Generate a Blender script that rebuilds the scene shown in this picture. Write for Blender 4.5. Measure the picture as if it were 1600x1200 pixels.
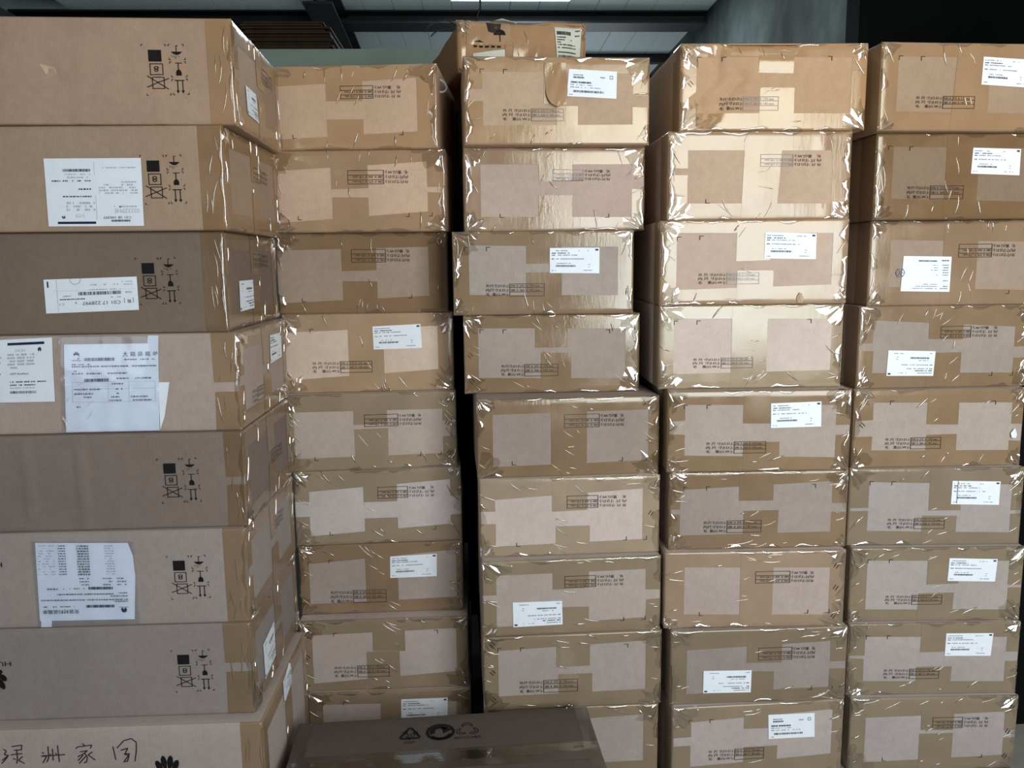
import bpy,bmesh,math,random
from mathutils import Vector,Matrix,noise as noise_mod
for o in list(bpy.data.objects): bpy.data.objects.remove(o)
CAM=(1.274434,0.146666,-0.011618,0.040942)
BOX={
(1, 0):((-0.3891,1.4041,0.0343,0.5850,0.1662,0.3963),{'fs':(0.5439,None),'sq':(0.4516,0.1164),'rl':((0.0682,0.0769),(0.1426,0.0758),(0.1558,0.0279),(0.0749,0.0306)),'rt':(0.2027,0.1129,0.2971,0.1329)}),
(1, 1):((-0.4131,1.4003,-0.0037,0.5850,0.1698,0.2300),{'fs':(0.5451,None),'sq':(0.4601,0.1135),'rt':(0.1722,0.1041,0.2707,0.1143)}),
(1, 2):((-0.4274,1.4188,0.0053,0.5850,0.1711,0.0602),{'fs':(0.5476,None),'sq':(0.4465,0.1188),'rl':((0.0732,0.0856),(0.1632,0.0861),(0.1653,0.0327),(0.0696,0.0309)),'rt':(0.1755,0.1217,0.2884,0.1221)}),
(1, 3):((-0.4114,1.4054,0.0053,0.5850,0.1696,-0.1109),{'fs':(0.5418,(0.0847,0.0681)),'rl':((0.2199,0.1457),(0.3172,0.1439),(0.3114,0.0934),(0.2127,0.0906)),'rt':(0.0722,0.0522,0.1516,0.0395)}),
(1, 4):((-0.4085,1.3940,0.0067,0.5850,0.1692,-0.2804),{'fs':(0.5526,(0.0896,0.0759)),'sq':(0.4483,0.1163),'rt':(0.181,0.0913,0.2739,0.0696)}),
(1, 5):((-0.4109,1.3842,-0.0036,0.5850,0.1723,-0.4496),{'fs':(0.5462,None),'sq':(0.4578,0.1168),'rt':(0.1938,0.1293,0.2633,0.1072)}),
(1, 6):((-0.4119,1.3809,-0.0033,0.5850,0.1713,-0.6219),{'fs':(0.5376,(0.0979,0.081)),'sq':(0.4555,0.1157),'rl':((0.0682,0.0963),(0.1488,0.1066),(0.1515,0.0353),(0.0693,0.027))}),
(1, 7):((-0.3921,1.3500,-0.0026,0.5850,0.3367,-0.7933),{'fs':(0.5472,None),'rl':((0.1501,0.3322),(0.2164,0.3378),(0.2187,0.2972),(0.15,0.2843))}),
(2, 0):((-0.2622,1.7949,-0.0771,0.3732,0.1718,0.4144),{'f':1,'L':0.0328,'R':0.33,'T':(0.1337,0.1399),'B':(0.0259,0.032),'M':(0.1391,0.2157),'M2':(0.1391,0.2157),'mt':0.0989,'mb':0.0613,'tx':(0.1689,0.103,0.2388,0.1294,0.2962),'wd':1,'tk':[(0.064,0.024),(0.2996,0.0279)]}),
(2, 1):((-0.2504,1.8009,-0.0464,0.3742,0.1719,0.2427),{'f':1,'L':0.0163,'R':0.3347,'T':(0.1341,0.1423),'B':(0.0264,0.0367),'M':(0.1303,0.2078),'M2':(0.1303,0.2078),'mt':0.0914,'mb':0.0727,'rt':0.0933,'rb':0.0813,'tx':(0.1653,0.1004,0.2428,0.1297,0.2943),'wd':0,'tk':[(0.0548,0.0268),(0.2949,0.0308),(0.3445,0.0316)]}),
(2, 2):((-0.2525,1.8278,-0.0011,0.3744,0.1763,0.0708),{'f':1,'L':0.0107,'R':0.3331,'T':(0.1406,0.143),'B':(0.0275,0.0338),'M':(0.1433,0.219),'M2':(0.1433,0.219),'mt':0.0937,'mb':0.0706,'tx':(0.1643,0.1116,0.2401,0.1401,0.2922),'wd':0,'tk':[(0.0531,0.0266),(0.2949,0.0318)]}),
(2, 3):((-0.2423,1.8171,0.0473,0.3749,0.1750,-0.1056),{'f':0,'L':0.0086,'R':0.3397,'T':(0.1383,0.143),'B':(0.0344,0.0434),'M':(0.1422,0.2196),'M2':(0.1422,0.2196),'lab':((0.1964,0.1463),(0.3022,0.1501),(0.3043,0.0964),(0.1974,0.095)),'labk':0,'tx':(0.1226,0.0443,0.1928,0.0701,0.0627),'wd':1,'tk':[(0.0113,0.1413),(0.0597,0.1432)]}),
(2, 4):((-0.2392,1.7976,0.0650,0.3752,0.1732,-0.2806),{'f':1,'L':0.0169,'R':0.3439,'T':(0.1344,0.1337),'B':(0.0301,0.0313),'M':(0.1479,0.2212),'M2':(0.1479,0.2212),'mt':0.102,'mb':0.0931,'rt':0.1058,'rb':0.0706,'tx':(0.1704,0.0976,0.2453,0.1252,0.2966),'wd':0,'tk':[(0.0585,0.0241),(0.2939,0.0271),(0.34,0.0284)],'st':[(0.3558,0.1541),(0.3546,0.1016),(0.3574,0.0337)]}),
(2, 5):((-0.2308,1.7933,0.0436,0.3736,0.1721,-0.4537),{'f':1,'L':0.0333,'R':0.3481,'T':(0.1305,0.1399),'B':(0.0272,0.0359),'M':(0.1538,0.2291),'M2':(0.1538,0.2291),'mt':0.0973,'mb':0.06,'lt':0.1037,'lb':0.0673,'rt':0.106,'rb':0.0623,'tx':(0.1852,0.1052,0.2534,0.132,0.3119),'wd':1,'tk':[(0.0754,0.024),(0.3146,0.0279)]}),
(2, 6):((-0.2305,1.7938,0.0140,0.3724,0.1665,-0.6259),{'f':0,'L':0.0236,'R':0.3576,'T':(0.1281,0.1405),'B':(0.0281,0.0314),'M':(0.1508,0.2242),'M2':(0.1508,0.2242),'lab':((0.2076,0.1351),(0.3136,0.1385),(0.3123,0.0849),(0.2063,0.084)),'labk':0,'tx':(0.1204,0.0262,0.1958,0.0571,0.0698),'wd':0,'tk':[(0.0212,0.1294),(0.0684,0.1309)]}),
(2, 7):((-0.2253,1.7599,0.0088,0.3809,0.1712,-0.7924),{'f':0,'L':0.0286,'R':0.3539,'T':(0.1387,0.1421),'B':(0.0258,0.0351),'M':(0.165,0.2379),'M2':(0.1504,0.2248),'mt':0.0938,'mb':0.0938,'tx':(0.1274,0.0331,0.2002,0.0615,0.076),'wd':0,'tk':[(0.0284,0.1426),(0.0771,0.1419),(0.3123,0.1412)],'st':[(0.0201,0.1496),(0.0171,0.0852),(0.0138,0.017)]}),
(2, 8):((-0.2167,1.7536,0.0049,0.3710,0.1665,-0.9635),{'f':0,'L':0.0333,'R':0.3376,'T':(0.1371,0.1359),'B':(0.0343,0.0359),'M':(0.1643,0.2317),'M2':(0.1643,0.2317),'mt':0.0942,'mb':0.0783,'lab':((0.2117,0.1458),(0.3178,0.1456),(0.3165,0.0895),(0.21,0.0905)),'labk':0,'tk':[(0.0328,0.1432),(0.0792,0.1435)]}),
(3, 0):((0.1657,1.6806,0.0212,0.3724,0.1689,0.4028),{'f':0,'L':0.0375,'R':0.3387,'T':(0.1396,0.1382),'B':(0.0378,0.0389),'M':(0.1595,0.2036),'M2':(0.1844,0.2266),'mt':0.0783,'mb':0.074,'lt':0.1068,'lb':0.0831,'rt':0.0962,'rb':0.0734,'lab':((0.2094,0.1453),(0.3054,0.1407),(0.3045,0.0888),(0.2042,0.0936)),'labk':1,'tx':(0.1335,0.0456,0.1991,0.0697,0.0774),'wd':1,'tk':[(0.0328,0.1448),(0.0788,0.1442)]}),
(3, 1):((0.1638,1.7140,0.0120,0.3735,0.1684,0.2339),{'f':1,'L':0.0334,'R':0.3471,'T':(0.1346,0.1345),'B':(0.0293,0.028),'M':(0.1518,0.2212),'M2':(0.1518,0.2212),'mt':0.1003,'mb':0.0722,'rt':0.1109,'rb':0.0844,'tx':(0.1815,0.1013,0.2458,0.1244,0.301),'wd':0,'tk':[(0.072,0.0277),(0.2993,0.0264)]}),
(3, 2):((0.1376,1.7020,-0.0027,0.3754,0.1717,0.0655),{'f':0,'L':0.034,'R':0.3423,'T':(0.1425,0.1395),'B':(0.0415,0.0395),'M':(0.1524,0.2249),'M2':(0.1524,0.2249),'mt':0.1064,'mb':0.088,'lab':((0.2011,0.1369),(0.304,0.1365),(0.3036,0.084),(0.2009,0.0859)),'labk':0,'tx':(0.1169,0.0383,0.1896,0.0647,0.0683),'wd':0,'tk':[(0.0244,0.1408),(0.0699,0.1403)]}),
(3, 3):((0.1553,1.7087,-0.0059,0.3715,0.1669,-0.1062),{'f':0,'L':0.0307,'R':0.3414,'T':(0.1384,0.1362),'B':(0.0331,0.0305),'M':(0.1509,0.2184),'M2':(0.162,0.2266),'mt':0.0968,'mb':0.0859,'tx':(0.1269,0.0365,0.1986,0.0624,0.0783),'wd':0,'tk':[(0.0341,0.1373),(0.0826,0.1366),(0.3084,0.1334)],'st':[(0.0135,0.0818),(0.0165,0.0273)]}),
(3, 4):((0.1837,1.6439,0.0357,0.3798,0.1658,-0.2731),{'f':1,'L':0.0325,'R':0.3566,'T':(0.1346,0.1363),'B':(0.0256,0.0281),'M':(0.1527,0.2273),'M2':(0.1527,0.2273),'tx':(0.1801,0.103,0.2537,0.1311,0.3046),'wd':0,'tk':[(0.0713,0.0269),(0.3029,0.0293),(0.3538,0.0291)]}),
(3, 5):((0.1855,1.6350,0.0191,0.3770,0.1678,-0.4389),{'f':1,'L':0.032,'R':0.3409,'T':(0.1279,0.1358),'B':(0.0253,0.0285),'M':(0.1507,0.2246),'M2':(0.1587,0.2286),'mt':0.0962,'mb':0.0636,'lt':0.0986,'lb':0.0725,'tx':(0.181,0.1016,0.2468,0.1284,0.3056),'wd':1,'tk':[(0.0753,0.0222),(0.3074,0.0285),(0.3503,0.0285)],'st':[(0.3584,0.0868)]}),
(3, 6):((0.1870,1.6129,0.0316,0.3760,0.1640,-0.6067),{'f':1,'L':0.0293,'R':0.3431,'T':(0.134,0.1353),'B':(0.0234,0.0275),'M':(0.1472,0.2223),'M2':(0.1472,0.2223),'mt':0.0994,'mb':0.0594,'lt':0.0905,'lb':0.0745,'rt':0.0906,'rb':0.0697,'lab':((0.0629,0.0745),(0.166,0.0743),(0.1672,0.022),(0.0636,0.0202)),'labk':0,'tx':(0.1714,0.1021,0.2375,0.1273,0.2952),'wd':1,'tk':[(0.2976,0.024),(0.3436,0.0244)]}),
(3, 7):((0.1885,1.6110,0.0269,0.3790,0.1662,-0.7707),{'f':0,'L':0.0315,'R':0.3445,'T':(0.1377,0.1427),'B':(0.0341,0.035),'M':(0.1543,0.2255),'M2':(0.1586,0.2296),'mt':0.0943,'mb':0.0765,'tx':(0.126,0.0378,0.1991,0.0662,0.076),'wd':0,'tk':[(0.0301,0.1419),(0.0777,0.1412),(0.3064,0.1392)],'st':[(0.019,0.1509),(0.0193,0.0876),(0.0198,0.0275)]}),
(3, 8):((0.1850,1.6158,-0.0061,0.3750,0.1930,-0.9370),{'f':1,'L':0.0323,'R':0.343,'T':(0.16,0.1667),'B':(0.0605,0.0625),'M':(0.1492,0.2251),'M2':(0.1492,0.2251),'mt':0.1249,'mb':0.11,'tk':[]}),
(4, 0):((0.5905,1.6511,-0.0063,0.3723,0.1658,0.4206),{'f':0,'L':0.0318,'R':0.3403,'T':(0.1392,0.1388),'B':(0.0336,0.0328),'M':(0.1547,0.225),'M2':(0.1579,0.2281),'mt':0.1096,'mb':0.0818,'tx':(0.1254,0.0382,0.1961,0.065,0.0803),'wd':0,'tk':[(0.0322,0.14),(0.081,0.1393),(0.2997,0.1405)],'st':[(0.0207,0.0897)]}),
(4, 1):((0.5694,1.6535,0.0079,0.3725,0.1743,0.2549),{'f':1,'L':0.0392,'R':0.3336,'T':(0.1371,0.1364),'B':(0.0336,0.0325),'M':(0.1545,0.2309),'M2':(0.1488,0.221),'lt':0.1029,'lb':0.0892,'tx':(0.1858,0.1049,0.2523,0.1291,0.3087),'wd':1,'tk':[(0.0766,0.0339)]}),
(4, 2):((0.5546,1.6287,-0.0305,0.3777,0.1680,0.0806),{'f':0,'L':0.033,'R':0.3454,'T':(0.1429,0.1412),'B':(0.0328,0.0365),'M':(0.1531,0.2205),'M2':(0.1545,0.2289),'mt':0.0872,'mb':0.0688,'lab':((0.209,0.1431),(0.3115,0.1394),(0.3118,0.089),(0.2082,0.0914)),'labk':0,'tx':(0.1344,0.041,0.1995,0.064,0.0773),'wd':1,'tk':[(0.033,0.1362),(0.0781,0.1376)]}),
(4, 3):((0.5572,1.6383,-0.0130,0.3781,0.1724,-0.0874),{'f':0,'L':0.0295,'R':0.3544,'T':(0.1442,0.142),'B':(0.0327,0.0347),'M':(0.1483,0.2211),'M2':(0.1483,0.2211),'tx':(0.1274,0.0425,0.1928,0.0642,0.0702),'wd':1,'tk':[(0.0292,0.1407),(0.0758,0.141),(0.3109,0.141)]}),
(4, 4):((0.5701,1.6113,-0.0278,0.3753,0.1691,-0.2598),{'f':0,'L':0.0352,'R':0.3452,'T':(0.1399,0.1377),'B':(0.0335,0.0296),'M':(0.1545,0.2097),'M2':(0.1558,0.2307),'mt':0.1013,'mb':0.0613,'lt':0.1076,'lb':0.0797,'rt':0.0948,'rb':0.0747,'lab':((0.2097,0.1419),(0.3122,0.1445),(0.3138,0.0927),(0.2108,0.0909)),'labk':0,'tx':(0.1367,0.0386,0.2025,0.0635,0.0798),'wd':1,'tk':[(0.0324,0.1405),(0.0793,0.1404)]}),
(4, 5):((0.5751,1.6136,-0.0152,0.3727,0.1665,-0.4289),{'f':0,'L':0.0232,'R':0.3395,'T':(0.1327,0.1393),'B':(0.0324,0.0337),'M':(0.1443,0.2158),'M2':(0.1548,0.2272),'mt':0.1039,'mb':0.0826,'lt':0.0881,'lb':0.0771,'rt':0.0956,'rb':0.0757,'tx':(0.1206,0.0359,0.193,0.0623,0.0721),'wd':0,'tk':[(0.0282,0.1355),(0.076,0.1363),(0.3039,0.137)]}),
(4, 6):((0.5676,1.5991,-0.0278,0.3782,0.1671,-0.5954),{'f':1,'L':0.0415,'R':0.3456,'T':(0.133,0.1304),'B':(0.0299,0.0271),'M':(0.1581,0.2266),'M2':(0.1581,0.2266),'tx':(0.1889,0.0976,0.262,0.1235,0.3113),'wd':0,'tk':[(0.0735,0.0278),(0.3026,0.0294),(0.3478,0.03)],'st':[(0.3579,0.133),(0.3585,0.0856),(0.3562,0.0234)]}),
(4, 7):((0.5792,1.5916,0.0042,0.3771,0.1653,-0.7625),{'f':1,'L':0.0349,'R':0.3403,'T':(0.1251,0.1306),'B':(0.0259,0.0288),'M':(0.1626,0.2368),'M2':(0.1585,0.221),'mt':0.0898,'mb':0.0703,'rt':0.0864,'rb':0.0713,'lab':((0.0704,0.0763),(0.1729,0.0743),(0.1724,0.0243),(0.0702,0.026)),'labk':0,'tx':(0.1861,0.0954,0.2587,0.1234,0.3078),'wd':0,'tk':[(0.3042,0.0252),(0.3486,0.0244)]}),
(4, 8):((0.5808,1.5866,0.0323,0.3737,0.2022,-0.9278),{'f':0,'L':0.0413,'R':0.3487,'T':(0.1708,0.1776),'B':(0.0691,0.0754),'M':(0.1561,0.2291),'M2':(0.1561,0.2291),'mt':0.1467,'mb':0.1047,'lt':0.1342,'lb':0.1144,'lab':((0.2072,0.1766),(0.3081,0.1754),(0.3105,0.1207),(0.2091,0.1214)),'labk':1,'tx':(0.136,0.0772,0.2002,0.1024,0.08),'wd':1,'tk':[(0.0355,0.1731),(0.081,0.1727)]}),
(5, 0):((0.9826,1.6420,0.0537,0.3750,0.1681,0.4184),{'f':0,'L':0.0343,'R':0.3429,'T':(0.1405,0.1399),'B':(0.0367,0.0351),'M':(0.1565,0.2249),'M2':(0.1478,0.2257),'lab':((0.2088,0.1417),(0.3116,0.1368),(0.3108,0.0838),(0.2075,0.0891)),'labk':0,'tx':(0.1298,0.0431,0.1967,0.0668,0.0739),'wd':1,'tk':[(0.0343,0.1421),(0.0798,0.1414)]}),
(5, 1):((0.9945,1.6638,0.0220,0.3750,0.1709,0.2503),{'f':0,'L':0.0357,'R':0.3441,'T':(0.1436,0.1416),'B':(0.04,0.0359),'M':(0.1471,0.216),'M2':(0.1471,0.216),'lab':((0.2015,0.1418),(0.3032,0.139),(0.3034,0.0869),(0.1999,0.0907)),'labk':0,'tx':(0.1161,0.0405,0.1871,0.0673,0.0678),'wd':0,'tk':[(0.0238,0.146),(0.0682,0.1446)]}),
(5, 2):((1.0104,1.6960,-0.0051,0.3750,0.1777,0.0794),{'f':1,'L':0.0435,'R':0.3467,'T':(0.1361,0.1328),'B':(0.0378,0.0324),'M':(0.156,0.2299),'M2':(0.156,0.2299),'lab':((0.0713,0.1044),(0.1742,0.1019),(0.1744,0.0283),(0.0688,0.0309)),'labk':2,'tx':(0.1884,0.1,0.2608,0.128,0.3106),'wd':0,'tk':[(0.3045,0.0225)]}),
(5, 3):((0.9917,1.6900,-0.0378,0.3750,0.1759,-0.0982),{'f':1,'L':0.0327,'R':0.3403,'T':(0.1419,0.1333),'B':(0.033,0.0311),'M':(0.1516,0.2254),'M2':(0.1516,0.2254),'mt':0.1042,'mb':0.0761,'lt':0.098,'lb':0.0808,'rt':0.0862,'rb':0.0624,'lab':((0.0658,0.0824),(0.1685,0.079),(0.1664,0.0261),(0.0641,0.0278)),'labk':0,'tx':(0.1769,0.1071,0.2432,0.1319,0.3006),'wd':1,'tk':[(0.2963,0.0245),(0.3424,0.024)]}),
(5, 4):((0.9835,1.6781,-0.0288,0.3698,0.1712,-0.2741),{'f':0,'L':0.0409,'R':0.3426,'T':(0.1419,0.1398),'B':(0.0378,0.0356),'M':(0.1584,0.2262),'M2':(0.1584,0.2262),'mt':0.0934,'mb':0.0724,'lt':0.1041,'lb':0.0697,'rt':0.0927,'rb':0.0551,'tx':(0.1252,0.0405,0.1916,0.0661,0.0706),'wd':1,'tk':[(0.0764,0.1465),(0.3059,0.1433)],'st':[(0.0187,0.0945)]}),
(5, 5):((0.9832,1.6689,-0.0456,0.3756,0.1730,-0.4453),{'f':0,'L':0.0417,'R':0.3518,'T':(0.1411,0.1367),'B':(0.0321,0.029),'M':(0.1719,0.2411),'M2':(0.1608,0.2342),'mt':0.0779,'mb':0.0665,'lt':0.085,'lb':0.0778,'rt':0.0778,'rb':0.0685,'lab':((0.2205,0.1443),(0.3239,0.1418),(0.3237,0.0897),(0.2199,0.0923)),'labk':0,'tx':(0.1428,0.0373,0.2092,0.0618,0.086),'wd':1,'tk':[(0.0429,0.1448),(0.0897,0.1443)]}),
(5, 6):((0.9875,1.6542,-0.0457,0.3754,0.1691,-0.6183),{'f':0,'L':0.036,'R':0.3438,'T':(0.1398,0.1382),'B':(0.0284,0.0269),'M':(0.1663,0.2345),'M2':(0.1503,0.2262),'mt':0.0864,'mb':0.0659,'rt':0.0818,'rb':0.076,'lab':((0.2123,0.1452),(0.3164,0.142),(0.3141,0.0911),(0.2109,0.0936)),'labk':0,'tx':(0.1356,0.0397,0.2019,0.0618,0.0785),'wd':1,'tk':[(0.0359,0.1434),(0.0822,0.1434)]}),
(5, 7):((0.9880,1.6467,-0.0343,0.3775,0.1678,-0.7874),{'f':0,'L':0.036,'R':0.3487,'T':(0.1365,0.1341),'B':(0.033,0.0305),'M':(0.159,0.2269),'M2':(0.1533,0.2297),'mt':0.101,'mb':0.0665,'lt':0.0932,'lb':0.0872,'rt':0.0983,'rb':0.0773,'lab':((0.213,0.1438),(0.3165,0.1428),(0.3141,0.0901),(0.2122,0.0917)),'labk':0,'tx':(0.1371,0.0382,0.2028,0.0623,0.0806),'wd':1,'tk':[(0.0374,0.1406),(0.0838,0.1405)]}),
(5, 8):((0.9922,1.6357,-0.0257,0.3730,0.1748,-0.9552),{'f':1,'L':0.0346,'R':0.3444,'T':(0.131,0.1353),'B':(0.0251,0.0309),'M':(0.157,0.2309),'M2':(0.157,0.2309),'mt':0.0972,'mb':0.0895,'rt':0.0936,'rb':0.0752,'tx':(0.1829,0.1013,0.2504,0.1273,0.307),'wd':1,'tk':[(0.0756,0.025),(0.2997,0.0286)],'st':[(0.3586,0.1485),(0.3531,0.0906),(0.3505,0.0321)]}),
}
LABELS={
1:['carton with dented long side, creased, no paper, topmost of leftmost stack',
'carton bearing a large white upside-down paper, second from top of leftmost stack',
'carton with narrow slanted white strip label, third from top of leftmost stack',
'carton with two white papers, one in a clear pouch, in leftmost stack',
'darker carton with faint vertical creases and symbols, fifth from top of leftmost stack',
'carton with tall packing list paper tabbed below, sixth from top of leftmost stack',
'plain carton with half an emblem at frame edge, seventh in leftmost stack',
'carton with handwritten pen characters and fan emblem, bottom of leftmost stack'],
2:['orange-tan taped carton with curled white scrap beside it, topmost of second stack',
'pinkish taped carton, upside-down size print, second from top of second stack',
'olive-brown taped carton, upside-down print, no label, third from top of second stack',
'orange-tan carton with white label and upright print, fourth from top of second stack',
'pale olive carton with staples at right edge, fifth from top of second stack',
'carton beside black gap, pale band between tape ends, sixth of second stack',
'carton with white label and upright print, seventh from top of second stack',
'carton with staples at left edge, upright print, eighth from top of second stack',
'shadowed carton with bluish label, half hidden by the low carton in front'],
3:['carton with loose tape tongue and white label, under the crumpled carton',
'pinkish carton with a horizontal crease, second from top of middle stack',
'carton shifted left with white label and upright print, third in middle stack',
'carton without label, upright print, crinkled tape, fourth from top of middle stack',
'carton whose top edge juts out, upside-down print, fifth from top of middle stack',
'pale pinkish carton, upside-down print, gap in centre tape, sixth in middle stack',
'carton with upside-down label at lower left, seventh from top of middle stack',
'carton with three staple pairs at left, upright print, eighth in middle stack',
'carton mostly hidden behind the low front carton, bottom of middle stack'],
4:['carton with deep diagonal dents and loose film, topmost of fourth stack',
'glaring taped carton, upside-down print, vertical ridge, second in fourth stack',
'glaring taped carton with white label, third from top of fourth stack',
'carton with bright reflecting centre tape, no label, fourth in fourth stack',
'carton with white label and upright print, fifth from top of fourth stack',
'greyish carton, upright print, no label, sixth from top of fourth stack',
'pinkish carton with staples at right edge, seventh from top of fourth stack',
'carton with upside-down white label at lower left, eighth in fourth stack',
'bottom carton of fourth stack, white label upper right, widely spaced upright print'],
5:['orange-tan carton with white label cut by frame, topmost of rightmost stack',
'brown carton with crinkled film and tilted white label, second in rightmost stack',
'carton with large square white label and round stamp, third in rightmost stack',
'carton with upside-down label at lower left, fourth in rightmost stack',
'carton without label, small tear at right, fifth in rightmost stack',
'carton with white label crossed by a black pen line, sixth in rightmost stack',
'carton with white label, upright print, seventh from top of rightmost stack',
'carton with white label, upright print, second from bottom of rightmost stack',
'bottom carton of rightmost stack, upside-down print, staples at right edge']}
HAND=[[(15,905),(30,915),(18,938),(40,942),(12,965),(2,972)],[(35,950),(5,985),(0,990)],[(60,890),(115,882),(108,912)],[(70,912),(110,910)],[(50,940),(112,932)],[(85,912),(84,960),(78,992)],[(60,960),(75,968)],[(112,950),(88,972),(120,992)],
[(215,925),(225,935)],[(210,948),(240,945),(215,990)],[(250,890),(248,960),(235,985)],[(272,905),(270,975)],[(300,885),(302,985)],[(215,950),(335,940)],[(255,935),(262,945)],[(285,930),(292,940)],
[(430,875),(445,890)],[(395,905),(405,895),(480,885),(470,905)],[(415,925),(455,918),(430,938),(400,955)],[(440,935),(452,955),(445,985),(430,992)],[(430,945),(400,978)],[(445,950),(405,995)],[(480,925),(455,945)],[(458,945),(492,975)],
[(590,895),(600,975)],[(610,905),(650,860),(690,848),(715,870),(712,920),(700,985)],[(630,918),(668,905),(650,940),(675,938),(640,990)],[(645,940),(672,950),(660,985),(640,985)]]
WIRE1=[(-0.142, 2.57, 0.686), (-0.125, 2.57, 0.709), (-0.085, 2.57, 0.72), (-0.065, 2.57, 0.715), (-0.039, 2.57, 0.698), (-0.028, 2.57, 0.675), (-0.025, 2.57, 0.549)]
WIRE2=[(-0.124, 2.54, 0.666), (-0.111, 2.54, 0.677), (-0.09, 2.54, 0.685), (-0.05, 2.54, 0.688), (-0.032, 2.54, 0.675), (-0.04, 2.54, 0.549)]
WIRE3=[(0.022, 2.48, 1.655), (0.022, 2.48, 1.2), (0.022, 2.48, 0.764), (0.019, 2.48, 0.724), (0.012, 2.48, 0.697), (0.012, 2.48, 0.671)]
DOORW,LEFTW,SKYW,FARW,EXPO=60,6,60,14,0.0
CARD_LIGHT_TINT={(1,0):(0.889,0.912,0.984),  # carton tints, also carrying falloff and colour cast of the light
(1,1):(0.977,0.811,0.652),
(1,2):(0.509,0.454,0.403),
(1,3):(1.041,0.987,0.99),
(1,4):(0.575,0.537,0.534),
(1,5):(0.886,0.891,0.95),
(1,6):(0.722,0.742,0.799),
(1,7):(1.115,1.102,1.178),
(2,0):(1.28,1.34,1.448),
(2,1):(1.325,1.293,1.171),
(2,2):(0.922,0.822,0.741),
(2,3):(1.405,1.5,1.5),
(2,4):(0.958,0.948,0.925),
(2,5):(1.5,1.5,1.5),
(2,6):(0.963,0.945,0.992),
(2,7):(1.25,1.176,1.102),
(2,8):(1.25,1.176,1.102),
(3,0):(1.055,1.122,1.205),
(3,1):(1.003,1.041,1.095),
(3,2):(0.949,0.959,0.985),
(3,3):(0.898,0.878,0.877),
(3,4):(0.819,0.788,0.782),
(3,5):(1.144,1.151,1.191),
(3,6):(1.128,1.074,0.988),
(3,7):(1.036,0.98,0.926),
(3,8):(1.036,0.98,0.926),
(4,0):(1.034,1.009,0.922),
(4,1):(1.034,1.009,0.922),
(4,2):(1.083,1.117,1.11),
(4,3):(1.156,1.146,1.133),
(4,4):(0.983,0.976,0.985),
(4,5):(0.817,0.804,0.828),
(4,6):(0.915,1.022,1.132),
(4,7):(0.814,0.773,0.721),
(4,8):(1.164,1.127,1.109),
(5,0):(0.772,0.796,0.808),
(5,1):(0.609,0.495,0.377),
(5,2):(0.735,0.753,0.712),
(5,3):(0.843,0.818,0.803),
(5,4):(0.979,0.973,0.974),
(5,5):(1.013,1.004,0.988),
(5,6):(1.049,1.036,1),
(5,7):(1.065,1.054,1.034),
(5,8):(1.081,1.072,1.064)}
PI=math.pi
S=bpy.context.scene
C=S.collection

# ---------------------------------------------------------------- camera, world, lights, exposure
def cam_axes(p,r,yw):
    cy,sy,cp,sp=math.cos(yw),math.sin(yw),math.cos(p),math.sin(p)
    F=Vector((sy*cp,cy*cp,-sp)); R=Vector((cy,-sy,0)); U=R.cross(F)
    cr,sr=math.cos(r),math.sin(r)
    return cr*R+sr*U,-sr*R+cr*U,F
R_,U_,F_=cam_axes(*CAM[1:])
cd=bpy.data.cameras.new('camera'); cam=bpy.data.objects.new('camera',cd); C.objects.link(cam)
cd.sensor_width=36; cd.lens=36*CAM[0]*1000/1600; cd.clip_start=.02
cam.matrix_world=Matrix(((R_.x,U_.x,-F_.x,0),(R_.y,U_.y,-F_.y,0),(R_.z,U_.z,-F_.z,0),(0,0,0,1)))
S.camera=cam
w=bpy.data.worlds.new('world'); S.world=w; w.use_nodes=True
w.node_tree.nodes['Background'].inputs[0].default_value=(.75,.87,1,1)
w.node_tree.nodes['Background'].inputs[1].default_value=1.0
def area(name,loc,rot,sx,sy,power,col):
    l=bpy.data.lights.new(name,'AREA'); l.shape='RECTANGLE'; l.size=sx; l.size_y=sy; l.energy=power; l.color=col
    o=bpy.data.objects.new(name,l); C.objects.link(o); o.location=loc; o.rotation_euler=rot
    return o
FLOOR=-1.13; ZC=1.66
DX0,DX1,DZ0,DZ1,DY=.50,1.72,-.43,.90,-.6       # the big open window behind the photographer
DM=(DZ0+DZ1)/2; DH=(DZ1-DZ0)/2
area('window_daylight_sky',((DX0+DX1)/2,DY-.02,DM+DH/2),(PI/2,0,0),DX1-DX0,DH,DOORW/2,(1,.965,.90))
area('window_daylight_ground',((DX0+DX1)/2,DY-.02,DM-DH/2),(PI/2,0,0),DX1-DX0,DH,DOORW/2,(.90,.955,1))
area('skylight_daylight',(.29,4.85,ZC-.03),(0,0,0),.66,1.4,SKYW,(.82,.93,1))
LX0,LX1,LZ0,LZ1=-2.45,-1.25,-.45,.85   # opening added further left as a weak fill, not a known window
area('fill_light_left',((LX0+LX1)/2,DY-.02,(LZ0+LZ1)/2),(PI/2,0,0),LX1-LX0,LZ1-LZ0,LEFTW,(.86,.94,1))
YB=8.2; FX0,FX1,FZ1=.45,1.45,.9           # unseen opening added behind the stacks to light the ceiling
area('far_ceiling_fill',((FX0+FX1)/2,YB-.02+.04,(FLOOR+FZ1)/2),(-PI/2,0,0),FX1-FX0,FZ1-FLOOR,FARW,(.84,.95,1))
vs=S.view_settings
S.display_settings.display_device='sRGB'
vs.view_transform='Standard'; vs.look='None'; vs.gamma=1; vs.use_curve_mapping=False
vs.exposure=EXPO

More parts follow.
